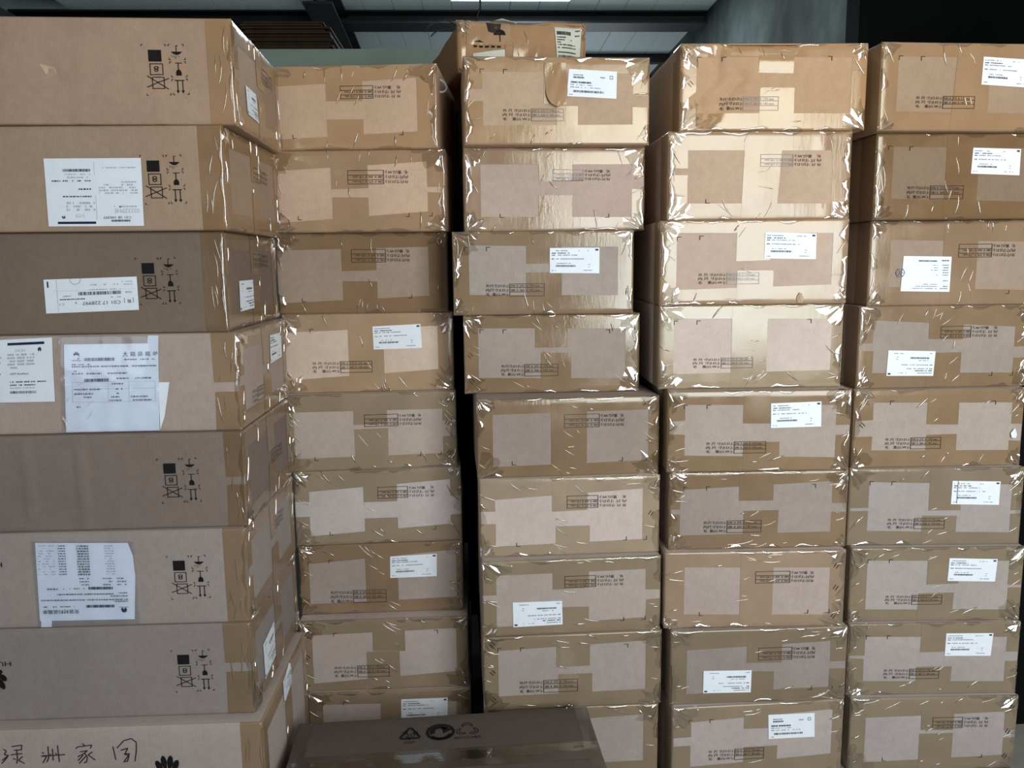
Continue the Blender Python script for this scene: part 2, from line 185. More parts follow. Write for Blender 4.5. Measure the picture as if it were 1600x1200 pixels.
# ---------------------------------------------------------------- helpers
def lin(c):
    return tuple(((x/255)/12.92 if x<=10.3 else (((x/255)+.055)/1.055)**2.4) for x in c)+(1,)
def nt(name):
    m=bpy.data.materials.new(name); m.use_nodes=True
    t=m.node_tree; return m,t,t.nodes['Principled BSDF']
def nd(t,ty,**kw):
    n=t.nodes.new(ty)
    for k,v in kw.items():
        if k in n.inputs: n.inputs[k].default_value=v
        else: setattr(n,k,v)
    return n
def lk(t,a,ao,b,bi): t.links.new(a.outputs[ao],b.inputs[bi])
def noise(t,scale,detail=3,rough=.55,vec=None,sc=None):
    n=nd(t,'ShaderNodeTexNoise',Scale=scale,Detail=detail,Roughness=rough)
    if vec is not None:
        if sc:
            m=nd(t,'ShaderNodeMapping'); m.inputs['Scale'].default_value=sc
            t.links.new(vec,m.inputs['Vector']); t.links.new(m.outputs[0],n.inputs['Vector'])
        else: t.links.new(vec,n.inputs['Vector'])
    return n
def ramp(t,src,p0,c0,p1,c1):
    r=nd(t,'ShaderNodeValToRGB'); e=r.color_ramp.elements
    e[0].position=p0;e[0].color=c0;e[1].position=p1;e[1].color=c1
    t.links.new(src,r.inputs[0]); return r
def simple(name,c,rough=.7,spec=.3,metal=0,var=.12,scale=30,bump=0):
    m,t,b=nt(name)
    co=nd(t,'ShaderNodeTexCoord')
    n=noise(t,scale,4,.6,co.outputs['Object'])
    c=lin(c); r=ramp(t,n.outputs['Fac'],.3,tuple(x*(1-var) for x in c[:3])+(1,),.7,tuple(min(1,x*(1+var)) for x in c[:3])+(1,))
    lk(t,r,0,b,'Base Color')
    b.inputs['Roughness'].default_value=rough; b.inputs['Specular IOR Level'].default_value=spec; b.inputs['Metallic'].default_value=metal
    if bump:
        bp=nd(t,'ShaderNodeBump',Strength=bump,Distance=.002); lk(t,n,'Fac',bp,'Height'); lk(t,bp,0,b,'Normal')
    return m
def cardboard(name,c):
    m,t,b=nt(name); co=nd(t,'ShaderNodeTexCoord'); oi=nd(t,'ShaderNodeObjectInfo')
    ad=nd(t,'ShaderNodeVectorMath',operation='ADD'); lk(t,co,'Object',ad,0); lk(t,oi,'Location',ad,1)
    v=ad.outputs[0]
    big=noise(t,6,3,.5,v); fib=noise(t,420,2,.6,v,(1,1,.35)); mot=noise(t,60,3,.6,v)
    c=lin(c)[:3]
    r=ramp(t,big.outputs['Fac'],.3,tuple(x*.93 for x in c)+(1,),.7,tuple(x*1.06 for x in c)+(1,))
    mx=nd(t,'ShaderNodeMix',data_type='RGBA',blend_type='MULTIPLY'); mx.inputs[0].default_value=1
    r2=ramp(t,fib.outputs['Fac'],.3,(.95,.95,.95,1),.7,(1.04,1.03,1.03,1))
    t.links.new(r.outputs[0],mx.inputs[6]); t.links.new(r2.outputs[0],mx.inputs[7])
    mx2=nd(t,'ShaderNodeMix',data_type='RGBA',blend_type='MULTIPLY'); mx2.inputs[0].default_value=1
    r3=ramp(t,mot.outputs['Fac'],.35,(.96,.95,.95,1),.65,(1.03,1.03,1.03,1))
    t.links.new(mx.outputs[2],mx2.inputs[6]); t.links.new(r3.outputs[0],mx2.inputs[7])
    mx3=nd(t,'ShaderNodeMix',data_type='RGBA',blend_type='MULTIPLY'); mx3.inputs[0].default_value=1   # carton tint: kraft differences plus light falloff and cast put into colour
    t.links.new(mx2.outputs[2],mx3.inputs[6]); t.links.new(oi.outputs['Color'],mx3.inputs[7]); t.links.new(mx3.outputs[2],b.inputs['Base Color'])
    b.inputs['Roughness'].default_value=.82; b.inputs['Specular IOR Level'].default_value=.2
    wv=nd(t,'ShaderNodeTexWave',wave_type='BANDS',bands_direction='X',Scale=50,Distortion=.6)
    t.links.new(co.outputs['Object'],wv.inputs['Vector'])
    bp=nd(t,'ShaderNodeBump',Strength=.10,Distance=.0006); lk(t,wv,'Fac',bp,'Height')
    bp2=nd(t,'ShaderNodeBump',Strength=.15,Distance=.0006); lk(t,mot,'Fac',bp2,'Height'); lk(t,bp,0,bp2,'Normal'); lk(t,bp2,0,b,'Normal')
    return m
def tape_mat(name,c,dark=False):
    m,t,b=nt(name); co=nd(t,'ShaderNodeTexCoord'); oi=nd(t,'ShaderNodeObjectInfo')
    ad=nd(t,'ShaderNodeVectorMath',operation='ADD'); lk(t,co,'Object',ad,0); lk(t,oi,'Location',ad,1)
    v=ad.outputs[0]
    n1=noise(t,14,3,.5,v); n2=noise(t,300,2,.5,v); n3=noise(t,60,4,.6,v,(1.6,1,.35))
    c=lin(c)[:3]
    r=ramp(t,n1.outputs['Fac'],.3,tuple(x*.93 for x in c)+(1,),.7,tuple(x*1.07 for x in c)+(1,))
    mx3=nd(t,'ShaderNodeMix',data_type='RGBA',blend_type='MULTIPLY'); mx3.inputs[0].default_value=1
    t.links.new(r.outputs[0],mx3.inputs[6]); t.links.new(oi.outputs['Color'],mx3.inputs[7]); t.links.new(mx3.outputs[2],b.inputs['Base Color'])
    rr=ramp(t,n1.outputs['Fac'],.35,(.10,)*3+(1,),.7,(.26,)*3+(1,)); lk(t,rr,0,b,'Roughness')
    b.inputs['Specular IOR Level'].default_value=.56; b.inputs['Specular Tint'].default_value=(.97,1,.9,1)
    bp=nd(t,'ShaderNodeBump',Strength=.55,Distance=.0005); lk(t,n3,'Fac',bp,'Height')
    bp2=nd(t,'ShaderNodeBump',Strength=.4,Distance=.00012); lk(t,n2,'Fac',bp2,'Height'); lk(t,bp,0,bp2,'Normal')
    lk(t,bp2,0,b,'Normal')
    return m
def film_mat(name,tint,fac,rough=.07):
    m=bpy.data.materials.new(name); m.use_nodes=True; t=m.node_tree; t.nodes.clear()
    out=nd(t,'ShaderNodeOutputMaterial'); mx=nd(t,'ShaderNodeMixShader'); tr=nd(t,'ShaderNodeBsdfTransparent'); gl=nd(t,'ShaderNodeBsdfGlossy',Roughness=rough)
    tr.inputs[0].default_value=tint; gl.inputs[0].default_value=(1,1,1,1)
    fr=nd(t,'ShaderNodeLayerWeight',Blend=.25); ma=nd(t,'ShaderNodeMath',operation='MULTIPLY_ADD'); ma.inputs[1].default_value=.45; ma.inputs[2].default_value=fac
    lk(t,fr,'Fresnel',ma,0); t.links.new(ma.outputs[0],mx.inputs[0])
    co=nd(t,'ShaderNodeTexCoord'); n=noise(t,150,2,.5,co.outputs['Object']); bp=nd(t,'ShaderNodeBump',Strength=.25,Distance=.0004)
    lk(t,n,'Fac',bp,'Height'); lk(t,bp,0,gl,'Normal')
    lk(t,tr,0,mx,1); lk(t,gl,0,mx,2); lk(t,mx,0,out,0)
    return m
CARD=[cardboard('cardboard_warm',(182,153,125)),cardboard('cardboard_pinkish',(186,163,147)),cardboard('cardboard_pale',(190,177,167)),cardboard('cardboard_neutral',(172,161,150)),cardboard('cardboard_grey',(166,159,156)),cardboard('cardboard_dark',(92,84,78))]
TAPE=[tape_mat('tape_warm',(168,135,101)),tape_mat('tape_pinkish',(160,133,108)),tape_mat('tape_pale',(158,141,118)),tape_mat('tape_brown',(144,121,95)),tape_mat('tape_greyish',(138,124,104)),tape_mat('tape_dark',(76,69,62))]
FILM=film_mat('clear_film',(.97,.96,.93,1),.16)
FILM2=film_mat('clear_pouch',(.93,.95,1,1),.05,.1)
PAPER=simple('label_paper',(236,244,252),.55,.3,var=.03,scale=40)
PAPER2=simple('yellowed_label_paper',(205,207,192),.6,.3,var=.05,scale=40)
INK=simple('black_ink',(26,24,26),.75,.2,var=.15,scale=200)
INKG=simple('black_ink_under_tape',(58,42,32),.25,.5,var=.2,scale=300)
GREY=simple('grey_ink',(120,126,134),.7,.2,var=.15,scale=300)
FAINT=simple('faint_ink',(178,186,194),.7,.2,var=.1,scale=300)
NAVY=simple('navy_ink',(28,32,72),.6,.3,var=.1,scale=100)
PEN=simple('pen_ink',(52,44,50),.6,.3,var=.3,scale=120)
STEEL=simple('staple_wire',(92,80,70),.35,.5,metal=.8,var=.2,scale=100)
CRACK=simple('scuffed_kraft_core',(196,172,146),.9,.1,var=.1,scale=100)

def link(name,me,mat=None,parent=None,smooth=False,loc=None):
    o=bpy.data.objects.new(name,me); C.objects.link(o)
    if mat is not None and len(me.materials)==0: me.materials.append(mat)
    if parent is not None: o.parent=parent
    if loc is not None:o.location=loc
    if name in ('fine_print','barcode_print','symbol_corner_marks','table_lines','corner_film','crumpled_film'): o['kind']='stuff'   # specks too small to pick apart
    if smooth:
        me.polygons.foreach_set('use_smooth',[True]*len(me.polygons))
    return o
def mesh(name,V,Fc):
    me=bpy.data.meshes.new(name); me.from_pydata([tuple(v) for v in V],[],Fc); me.update(); return me
def empty(name,loc,rz,label,cat,group=None):
    o=bpy.data.objects.new(name,None); C.objects.link(o); o.empty_display_size=.05
    o.location=loc; o.rotation_euler=(0,0,rz); o['label']=label; o['category']=cat
    if group:o['group']=group
    return o
def struct(o): o['kind']='structure'; return o
def boxmesh(name,x0,y0,z0,x1,y1,z1,bev=0):
    bm=bmesh.new(); bmesh.ops.create_cube(bm,size=1)
    for v in bm.verts: v.co=Vector(((x0+x1)/2+v.co.x*(x1-x0),(y0+y1)/2+v.co.y*(y1-y0),(z0+z1)/2+v.co.z*(z1-z0)))
    if bev: bmesh.ops.bevel(bm,geom=bm.edges[:],offset=bev,segments=2,affect='EDGES',profile=.5)
    me=bpy.data.meshes.new(name); bm.to_mesh(me); bm.free(); return me
def ibeam(name,p,q,hgt,wid,tk):
    """I-section bar from p to q"""
    p,q=Vector(p),Vector(q); d=(q-p).normalized(); up=Vector((0,0,1)); s=d.cross(up).normalized(); up=s.cross(d)
    V=[];Fc=[]
    for a,b,c,e in ((-wid/2,wid/2,-hgt/2,-hgt/2+tk),(-tk/2,tk/2,-hgt/2+tk,hgt/2-tk),(-wid/2,wid/2,hgt/2-tk,hgt/2)):
        k=len(V)
        for P in (p,q):
            for (x,z) in ((a,c),(b,c),(b,e),(a,e)): V.append(P+s*x+up*z)
        Fc+=[(k,k+1,k+2,k+3),(k+7,k+6,k+5,k+4)]+[(k+i,k+4+i,k+4+(i+1)%4,k+(i+1)%4) for i in range(4)]
    return mesh(name,V,Fc)
def tube(name,pts,r,n=6):
    V=[];Fc=[];pts=[Vector(p) for p in pts]
    for i,p in enumerate(pts):
        d=(pts[min(i+1,len(pts)-1)]-pts[max(i-1,0)]).normalized()
        a=d.cross(Vector((0,.3,1))).normalized(); b=d.cross(a)
        for k in range(n): V.append(p+(a*math.cos(2*PI*k/n)+b*math.sin(2*PI*k/n))*r)
    for i in range(len(pts)-1):
        for k in range(n): Fc.append((i*n+k,i*n+(k+1)%n,(i+1)*n+(k+1)%n,(i+1)*n+k))
    Fc+=[tuple(range(n))[::-1],tuple((len(pts)-1)*n+k for k in range(n))]
    return mesh(name,V,Fc)

# 2-D print geometry -------------------------------------------------------
_tc={}
def text2d(s):
    """outline text as (verts2d, faces) normalised: x from 0 to 1 over its width, y in em units"""
    if s in _tc: return _tc[s]
    cu=bpy.data.curves.new('text','FONT'); cu.body=s; cu.resolution_u=2
    o=bpy.data.objects.new('text',cu); C.objects.link(o)
    me=o.to_mesh()
    V=[(v.co.x,v.co.y) for v in me.vertices]; Fc=[tuple(p.vertices) for p in me.polygons]
    o.to_mesh_clear(); bpy.data.objects.remove(o); bpy.data.curves.remove(cu)
    x0=min(v[0] for v in V); x1=max(v[0] for v in V)
    _tc[s]=([((x-x0)/(x1-x0),y) for x,y in V],Fc,x1-x0)
    return _tc[s]
def finer(V,F,step):
    """cut long print quads so that they follow creases of the carton"""
    V=list(V);out=[]
    for f in F:
        if len(f)!=4: out.append(f);continue
        a,b,c,d=(V[k] for k in f)
        n=max(1,math.ceil(max(math.dist(a,b),math.dist(d,c))/step)); m=max(1,math.ceil(max(math.dist(a,d),math.dist(b,c))/step))
        k=len(V)
        for j in range(m+1):
            for i in range(n+1):
                s,t=i/n,j/m
                V.append(tuple((a[q]*(1-s)+b[q]*s)*(1-t)+(d[q]*(1-s)+c[q]*s)*t for q in (0,1)))
        out+=[(k+j*(n+1)+i,k+j*(n+1)+i+1,k+(j+1)*(n+1)+i+1,k+(j+1)*(n+1)+i) for j in range(m) for i in range(n)]
    return V,out
class Pr:
    """collects flat print in a unit frame (s right, t up), later laid on a face"""
    def __init__(s): s.V=[];s.F=[]
    def add(s,V,F):
        k=len(s.V); s.V+=V; s.F+=[tuple(i+k for i in f) for f in F]
    def poly(s,P): s.add(list(P),[tuple(range(len(P)))])
    def rect(s,a,b,c,d): s.poly([(a,b),(c,b),(c,d),(a,d)])
    def line(s,a,b,th,ty=None):
        ty=ty or th
        dx,dy=b[0]-a[0],b[1]-a[1]; l=math.hypot(dx/th,dy/ty) or 1
        nx,ny=-dy/ty/l*th/2,dx/th/l*ty/2
        s.poly([(a[0]+nx,a[1]+ny),(a[0]-nx,a[1]-ny),(b[0]-nx,b[1]-ny),(b[0]+nx,b[1]+ny)])
    def frame(s,a,b,c,d,tx,ty):
        s.rect(a,b,c,b+ty);s.rect(a,d-ty,c,d);s.rect(a,b,a+tx,d);s.rect(c-tx,b,c,d)
    def text(s,st,x0,x1,y,em):
        V,F,_=text2d(st); s.add([(x0+(x1-x0)*v[0],y+em*v[1]) for v in V],F)
    def words(s,rnd,x0,x1,y,h,dens=.8):
        x=x0
        while x<x1:
            l=rnd.uniform(.006,.03)
            if rnd.random()<dens: s.rect(x,y,min(x+l,x1),y+h)
            x+=l+rnd.uniform(.004,.01)
    def bars(s,rnd,x0,x1,y0,y1):
        x=x0
        while x<x1:
            l=rnd.choice((.004,.004,.008,.012))*(x1-x0)/.4
            s.rect(x,y0,min(x+l,x1),y1); x+=l+rnd.choice((.004,.007))*(x1-x0)/.4
def fan_logo(pr,cx,cy,wd,hg,flip=False):
    """eight-petal fan emblem"""
    sg=-1 if flip else 1
    for a,l,wi in ((13,1,.155),(38,.97,.15),(63,.84,.135),(86,.56,.10)):
        for m in (-1,1):
            th=math.radians(a)*m
            P=[]
            N=13
            for i in range(2*N-1):
                t=i/(N-1) if i<N else (2*N-2-i)/(N-1)
                sd=1 if i<N else -1
                rr=.13+t*(l-.13); hw=wi*((t/.64)**1.2 if t<.64 else math.sqrt(max(0,1-((t-.64)/.36)**2)))
                x=rr*math.sin(th)+sd*hw*math.cos(th); y=rr*math.cos(th)-sd*hw*math.sin(th)
                P.append((cx+sg*x*wd/2,cy+sg*y*hg))
            P.pop()
            pr.poly(P)
# faces of a carton ----------------------------------------------------------
class Face:
    def __init__(s,o,eu,ev,n,w,h,r,bulge):
        s.o,s.eu,s.ev,s.n,s.w,s.h,s.r,s.b=Vector(o),Vector(eu),Vector(ev),Vector(n),w,h,r,bulge
    def pt(s,u,v,d=0):
        r=s.r; du=max(r-u,0,u-(s.w-r)); dv=max(r-v,0,v-(s.h-r))
        l=min(math.hypot(du,dv),r); back=r-math.sqrt(max(r*r-l*l,0))
        return s.o+s.eu*u+s.ev*v+s.n*(s.b(u,v)-back+d)
    def samples(s,a,b,tot,step):
        n=max(1,int(abs(b-a)/step)); L=[a+(b-a)*i/n for i in range(n+1)]
        lo,hi=min(a,b),max(a,b)
        for k in (0,.06,.25,.55,1): 
            for e in (s.r*k,tot-s.r*k):
                if lo+1e-4<e<hi-1e-4 and min(abs(e-x) for x in L)>2e-4: L.append(e)
        return sorted(L)
    def quad(s,P,d,step=.012,dfun=None):
        """P = TL,TR,BR,BL in (u,v); bilinear sheet"""
        (a,b,c,e)=P
        wu=max(abs(b[0]-a[0]),abs(c[0]-e[0])); wv=max(abs(a[1]-e[1]),abs(b[1]-c[1]))
        us=s.samples(min(a[0],e[0]),max(b[0],c[0]),s.w,step); vs_=s.samples(min(e[1],c[1]),max(a[1],b[1]),s.h,step)
        u0,u1=us[0],us[-1];v0,v1=vs_[0],vs_[-1]
        V=[];n=len(us)
        for v in vs_:
            tv=(v-v0)/(v1-v0)
            for u in us:
                tu=(u-u0)/(u1-u0)
                x=(e[0]*(1-tu)+c[0]*tu)*(1-tv)+(a[0]*(1-tu)+b[0]*tu)*tv
                y=(e[1]*(1-tu)+c[1]*tu)*(1-tv)+(a[1]*(1-tu)+b[1]*tu)*tv
                V.append(s.pt(x,y,d+(dfun(x,y) if dfun else 0)))
        Fc=[(j*n+i,j*n+i+1,(j+1)*n+i+1,(j+1)*n+i) for j in range(len(vs_)-1) for i in range(n-1)]
        return V,Fc
    def lay(s,pr,P,d,flip=False):
        """lay a Pr on quad P (TL,TR,BR,BL)"""
        (a,b,c,e)=P; V=[]
        for (x,y) in pr.V:
            if flip:x,y=1-x,1-y
            V.append(s.pt((e[0]*(1-x)+c[0]*x)*(1-y)+(a[0]*(1-x)+b[0]*x)*y,(e[1]*(1-x)+c[1]*x)*(1-y)+(a[1]*(1-x)+b[1]*x)*y,d))
        return V,pr.F
def carton_body(name,w,d,h,r,faces,mat,parent,rnd,nx,nz,ny=4):
    """rounded crushed-edge box; x in +-w/2, y 0..d, z 0..h ; faces: dict front/right bulge"""
    def line(n,tot):
        L=[0,r*.06,r*.25,r*.55,r]; m=[r+(tot-2*r)*i/n for i in range(1,n)]
        return L+m+[tot-x for x in L[::-1]]
    X,Y,Z=line(nx,w),line(ny,d),line(nz,h)
    idx={};V=[]
    def vert(i,j,k):
        if (i,j,k) in idx:return idx[i,j,k]
        x,y,z=X[i],Y[j],Z[k]
        q=Vector((min(max(x,r),w-r),min(max(y,r),d-r),min(max(z,r),h-r))); p=Vector((x,y,z)); dl=p-q
        # same profile as Face.pt: tangential spacing kept, depth from the arc
        def back(a,b):
            l=min(math.hypot(a,b),r); return r-math.sqrt(max(r*r-l*l,0))
        e=(abs(dl.x),abs(dl.y),abs(dl.z))
        n=p.copy()
        if j in (0,len(Y)-1): n.y+= (1 if j==0 else -1)*back(e[0],e[2])
        if i in (0,len(X)-1): n.x+= (1 if i==0 else -1)*back(e[1],e[2])
        if k in (0,len(Z)-1): n.z+= (1 if k==0 else -1)*back(e[0],e[1])
        cnt=(j in (0,len(Y)-1))+(i in (0,len(X)-1))+(k in (0,len(Z)-1))
        if cnt>1: n=q+dl.normalized()*r
        if j==0 and 'front' in faces: n.y-=faces['front'](x,z)
        if i==len(X)-1 and 'right' in faces: n.x+=faces['right'](y,z)
        n.x-=w/2
        idx[i,j,k]=len(V); V.append(n); return idx[i,j,k]
    Fc=[]
    a,b,c=len(X)-1,len(Y)-1,len(Z)-1
    for i in range(a):
        for k in range(c):
            Fc.append((vert(i,0,k),vert(i+1,0,k),vert(i+1,0,k+1),vert(i,0,k+1)))
            Fc.append((vert(i,b,k),vert(i,b,k+1),vert(i+1,b,k+1),vert(i+1,b,k)))
        for j in range(b):
            Fc.append((vert(i,j,0),vert(i,j+1,0),vert(i+1,j+1,0),vert(i+1,j,0)))
            Fc.append((vert(i,j,c),vert(i+1,j,c),vert(i+1,j+1,c),vert(i,j+1,c)))
    for j in range(b):
        for k in range(c):
            Fc.append((vert(0,j,k),vert(0,j,k+1),vert(0,j+1,k+1),vert(0,j+1,k)))
            Fc.append((vert(a,j,k),vert(a,j+1,k),vert(a,j+1,k+1),vert(a,j,k+1)))
    return link(name,mesh(name,V,Fc),mat,parent,True)
def bulge_fn(w,h,rnd,amp,creases=()):
    p=[(rnd.uniform(-.35,.35)*amp,rnd.choice((1,2,3)),rnd.choice((1,2))) for _ in range(3)]
    a0=amp*rnd.uniform(.3,1)
    def b(u,v):
        u=min(max(u,0),w);v=min(max(v,0),h)
        x=a0*math.sin(PI*u/w)*math.sin(PI*v/h)
        for a,m,n in p: x+=a*math.sin(PI*m*u/w)*math.sin(PI*n*v/h)
        for (ua,va,ub,vb,am,sg) in creases:
            dx,dy=ub-ua,vb-va; L2=dx*dx+dy*dy
            t=min(max(((u-ua)*dx+(v-va)*dy)/L2,0),1)
            q=(u-ua-t*dx)**2+(v-va-t*dy)**2
            x+=am*math.exp(-q/(sg*sg))
        return x
    return b
TINT=[(1,1,1)]
def tape(face,P,d,tone,parent,rnd,step=.012):
    j=lambda:rnd.uniform(-.0012,.0012)
    V,Fc=face.quad(P,d,step)
    o=link('tape_strip',mesh('tape_strip',V,Fc),TAPE[tone],parent,True); o.color=tuple(x**.6 for x in TINT[0])+(1,); return o   # the card's light tint carried on into the tape
def wrinkle_mesh(face,spots,rnd):
    """raised half-round creases in the tape: spots = (u,v,angle,length,width)"""
    V=[];Fc=[]
    for (u,v,an,ln,wd) in spots:
        n=7; cv=rnd.uniform(-.2,.2); k=len(V); hh=wd*rnd.uniform(.45,.9)
        for i in range(n):
            t=i/(n-1); s=(t-.5)*ln; off=cv*ln*(.25-(t-.5)**2)*1.6+rnd.uniform(-.05,.05)*wd
            x=u+s*math.cos(an)-off*math.sin(an); y=v+s*math.sin(an)+off*math.cos(an)
            tp=math.sin(PI*(.06+.88*t))**.7
            for m in range(5):
                a=PI*m/4; q=math.cos(a)*wd/2*tp
                uu=min(max(x-q*math.sin(an),.0005),face.w-.0005); vv=min(max(y+q*math.cos(an),.0005),face.h-.0005)
                V.append(face.pt(uu,vv,.0008+math.sin(a)*hh*tp))
        for i in range(n-1):
            for m in range(4): Fc.append((k+i*5+m,k+(i+1)*5+m,k+(i+1)*5+m+1,k+i*5+m+1))
    return V,Fc
def corner_film(face,cu,cv,size,rnd):
    """crumpled clear tape at a corner: folds that fan out from the corner"""
    su=1 if cu==0 else -1; sv=1 if cv==0 else -1
    V=[];Fc=[];na=rnd.choice((9,11,13)); nr=5
    fold=[rnd.uniform(0,1) if i%2 else rnd.uniform(0,.25) for i in range(na)]
    for j in range(nr):
        for i in range(na):
            a=PI/2*i/(na-1); rr=size*(.06+.94*j/(nr-1))*(1+rnd.uniform(-.12,.12))
            rr*= (1 if j<nr-1 else rnd.uniform(.72,1.15))
            u=cu+su*rr*math.cos(a); v=cv+sv*rr*math.sin(a)
            V.append(face.pt(min(max(u,0),face.w),min(max(v,0),face.h),.0011+.0066*fold[i]*math.sin(PI*(.15+.8*j/(nr-1)))*rnd.uniform(.5,1)))
    for j in range(nr-1):
        for i in range(na-1):
            q=(j*na+i,j*na+i+1,(j+1)*na+i+1,(j+1)*na+i)
            if rnd.random()<.5: Fc+=[(q[0],q[1],q[2]),(q[0],q[2],q[3])]
            else: Fc+=[(q[0],q[1],q[3]),(q[1],q[2],q[3])]
    if su*sv<0: Fc=[f[::-1] for f in Fc]
    return V,Fc
def edge_fold(face,rnd,side,u0,u1,calm=False):
    """loose film folded over an edge of the face ('top','bottom','left','right')"""
    V=[];Fc=[]; L=abs(u1-u0); n=max(6,int(L/.012)); ph=rnd.uniform(0,6)
    rows=6; big=side in('left','right') and not calm
    if big: n=max(5,int(L/.008))
    for i in range(n+1):
        s=u0+(u1-u0)*i/n
        wd=(.003+.005*math.sin(s*60+ph)**2+rnd.uniform(0,.004))*(.25+.75*math.sin(PI*min(1,max(0,i/n)))**.5)
        if big: wd=wd*1.6+rnd.uniform(0,.006)
        for m in range(rows):
            t=m/(rows-1); e=t*wd; d=.0012+.0022*math.sin(PI*t)*(.3+.7*rnd.random())*math.sin(PI*(.05+.9*i/n))*(1.7 if big else 1)
            if side=='top':V.append(face.pt(s,face.h-e,d))
            elif side=='bottom':V.append(face.pt(s,e,d))
            elif side=='left':V.append(face.pt(e,s,d))
            else:V.append(face.pt(face.w-e,s,d))
    for i in range(n):
        for m in range(rows-1):
            Fc.append((i*rows+m,i*rows+m+1,(i+1)*rows+m+1,(i+1)*rows+m))
    if side in('left','bottom'): Fc=[f[::-1] for f in Fc] if side=='bottom' else Fc
    return V,Fc
def joined(lst):
    V=[];Fc=[]
    for v,f in lst:
        k=len(V);V+=v;Fc+=[tuple(i+k for i in q) for q in f]
    return V,Fc
# print content ---------------------------------------------------------------
def size_print(face,rect,flip,wide,parent,bx):
    """rect (u0,v0,u1,v1) whole block; bx fraction where the table starts (reading direction)"""
    u0,v0,u1,v1=rect; P=((u0,v1),(u1,v1),(u1,v0),(u0,v0))
    a=Pr(); sp=' ' if wide else ''
    rows=('外'+sp+'尺'+sp+'寸(O.D.):','内'+sp+'尺'+sp+'寸(I.D.):','毛 '+('  ' if wide else '')+' 重(G.W.):')
    for k,s in enumerate(rows): a.text(s,0,bx*.965,.745-k*.335,.27)
    V,F=face.lay(a,P,.0013,flip); link('size_lettering',mesh('size_lettering',V,F),INK,parent)
    b=Pr(); W=u1-u0;H=v1-v0; tx=.0011/W;ty=.0011/H
    b.frame(bx,0,1,1,tx,ty); b.rect(bx,.333,1,.333+ty); b.rect(bx,.667,1,.667+ty)
    for k,s in enumerate(('590 X 375 X 170 mm','580 X 360 X 145 mm')): b.text(s,bx+.03*(1-bx),bx+.86*(1-bx),.735-k*.333,.25)
    V,F=face.lay(b,P,.0014,flip); link('size_table',mesh('size_table',V,F),INKG,parent)
def label_part(face,quad,kind,flip,parent,rnd):
    V,F=face.quad(quad,.0017,.02); lb=link('shipping_label',mesh('shipping_label',V,F),PAPER,parent,True)
    a,g=Pr(),Pr()
    if kind==0:
        g.words(rnd,.04,.36,.87,.035,.8); g.words(rnd,.58,.8,.87,.03,.4); a.words(rnd,.04,.12,.77,.045,1); a.words(rnd,.15,.40,.775,.04,.9)
        a.words(rnd,.04,.10,.69,.04,1); g.words(rnd,.13,.58,.695,.035,.85); a.words(rnd,.04,.10,.54,.04,1); g.words(rnd,.13,.7,.545,.035,.8)
        g.words(rnd,.14,.42,.37,.03,.7); a.bars(rnd,.12,.52,.25,.32); g.words(rnd,.78,.82,.33,.03,1); g.words(rnd,.78,.81,.24,.03,1)
        g.words(rnd,.68,.87,.10,.03,.9); g.words(rnd,.04,.12,.08,.03,.9)
        a.rect(.915,.885,.975,.955)
    elif kind==1:
        g.words(rnd,.1,.3,.78,.04,.8); a.words(rnd,.1,.32,.68,.06,1); g.words(rnd,.66,.76,.72,.05,1); g.frame(.85,.7,.92,.83,.012,.025)
        a.words(rnd,.06,.2,.5,.06,1); a.words(rnd,.22,.48,.5,.06,1); g.words(rnd,.06,.13,.42,.04,1); g.words(rnd,.15,.5,.42,.03,.7)
        g.words(rnd,.06,.13,.33,.04,1); g.words(rnd,.15,.7,.33,.03,.6); a.bars(rnd,.12,.74,.16,.24); g.words(rnd,.05,.12,.06,.03,1)
    else:
        for y in (.08,.14,.30,.46,.53,.60,.67,.74): g.words(rnd,.05,.05+rnd.uniform(.1,.16),y,.03,1)
        for y in (.08,.14,.20): g.words(rnd,.27,.27+rnd.uniform(.2,.5),y,.02,.9)
        for y in (.46,.60,.67,.74): g.words(rnd,.27,.27+rnd.uniform(.1,.25),y,.02,.8)
        a.bars(rnd,.3,.68,.85,.89); a.words(rnd,.05,.2,.87,.03,1)
        # read as printed (upright in its own frame)
        for p in (a,g): p.V=[(x,1-y) for x,y in p.V]; p.F=[f[::-1] for f in p.F]
    V,F=face.lay(g,quad,.0020,flip); link('fine_print',mesh('fine_print',V,F),GREY,lb)
    V,F=face.lay(a,quad,.0021,flip); link('barcode_print',mesh('barcode_print',V,F),INK if kind!=0 else simple_dark,lb)
    return lb
simple_dark=simple('label_print_ink',(62,68,80),.7,.2,var=.15,scale=300)

# ---------------------------------------------------------------- the setting
M_floor=simple('concrete_floor',(132,130,124),.85,.2,var=.2,scale=3,bump=.3)
M_conc=None
def concrete(name,c,c2):
    m,t,b=nt(name); co=nd(t,'ShaderNodeTexCoord'); n=noise(t,1.6,5,.6,co.outputs['Object'],(1,.6,.35)); n2=noise(t,9,5,.65,co.outputs['Object'])
    r=ramp(t,n.outputs['Fac'],.38,lin(c),.66,lin(c2)); mx=nd(t,'ShaderNodeMix',data_type='RGBA',blend_type='MULTIPLY'); mx.inputs[0].default_value=1
    r2=ramp(t,n2.outputs['Fac'],.3,(.7,.7,.7,1),.7,(1.1,1.1,1.1,1)); t.links.new(r.outputs[0],mx.inputs[6]); t.links.new(r2.outputs[0],mx.inputs[7]); t.links.new(mx.outputs[2],b.inputs['Base Color'])
    b.inputs['Roughness'].default_value=.9; bp=nd(t,'ShaderNodeBump',Strength=.4,Distance=.01); lk(t,n2,'Fac',bp,'Height'); lk(t,bp,0,b,'Normal'); return m
M_conc=concrete('stained_concrete',(30,34,34),(100,112,108))
M_dark=simple('unlit_black',(14,15,15),.95,.1,var=.4,scale=2)  # near-black colour stands in for unlit depth
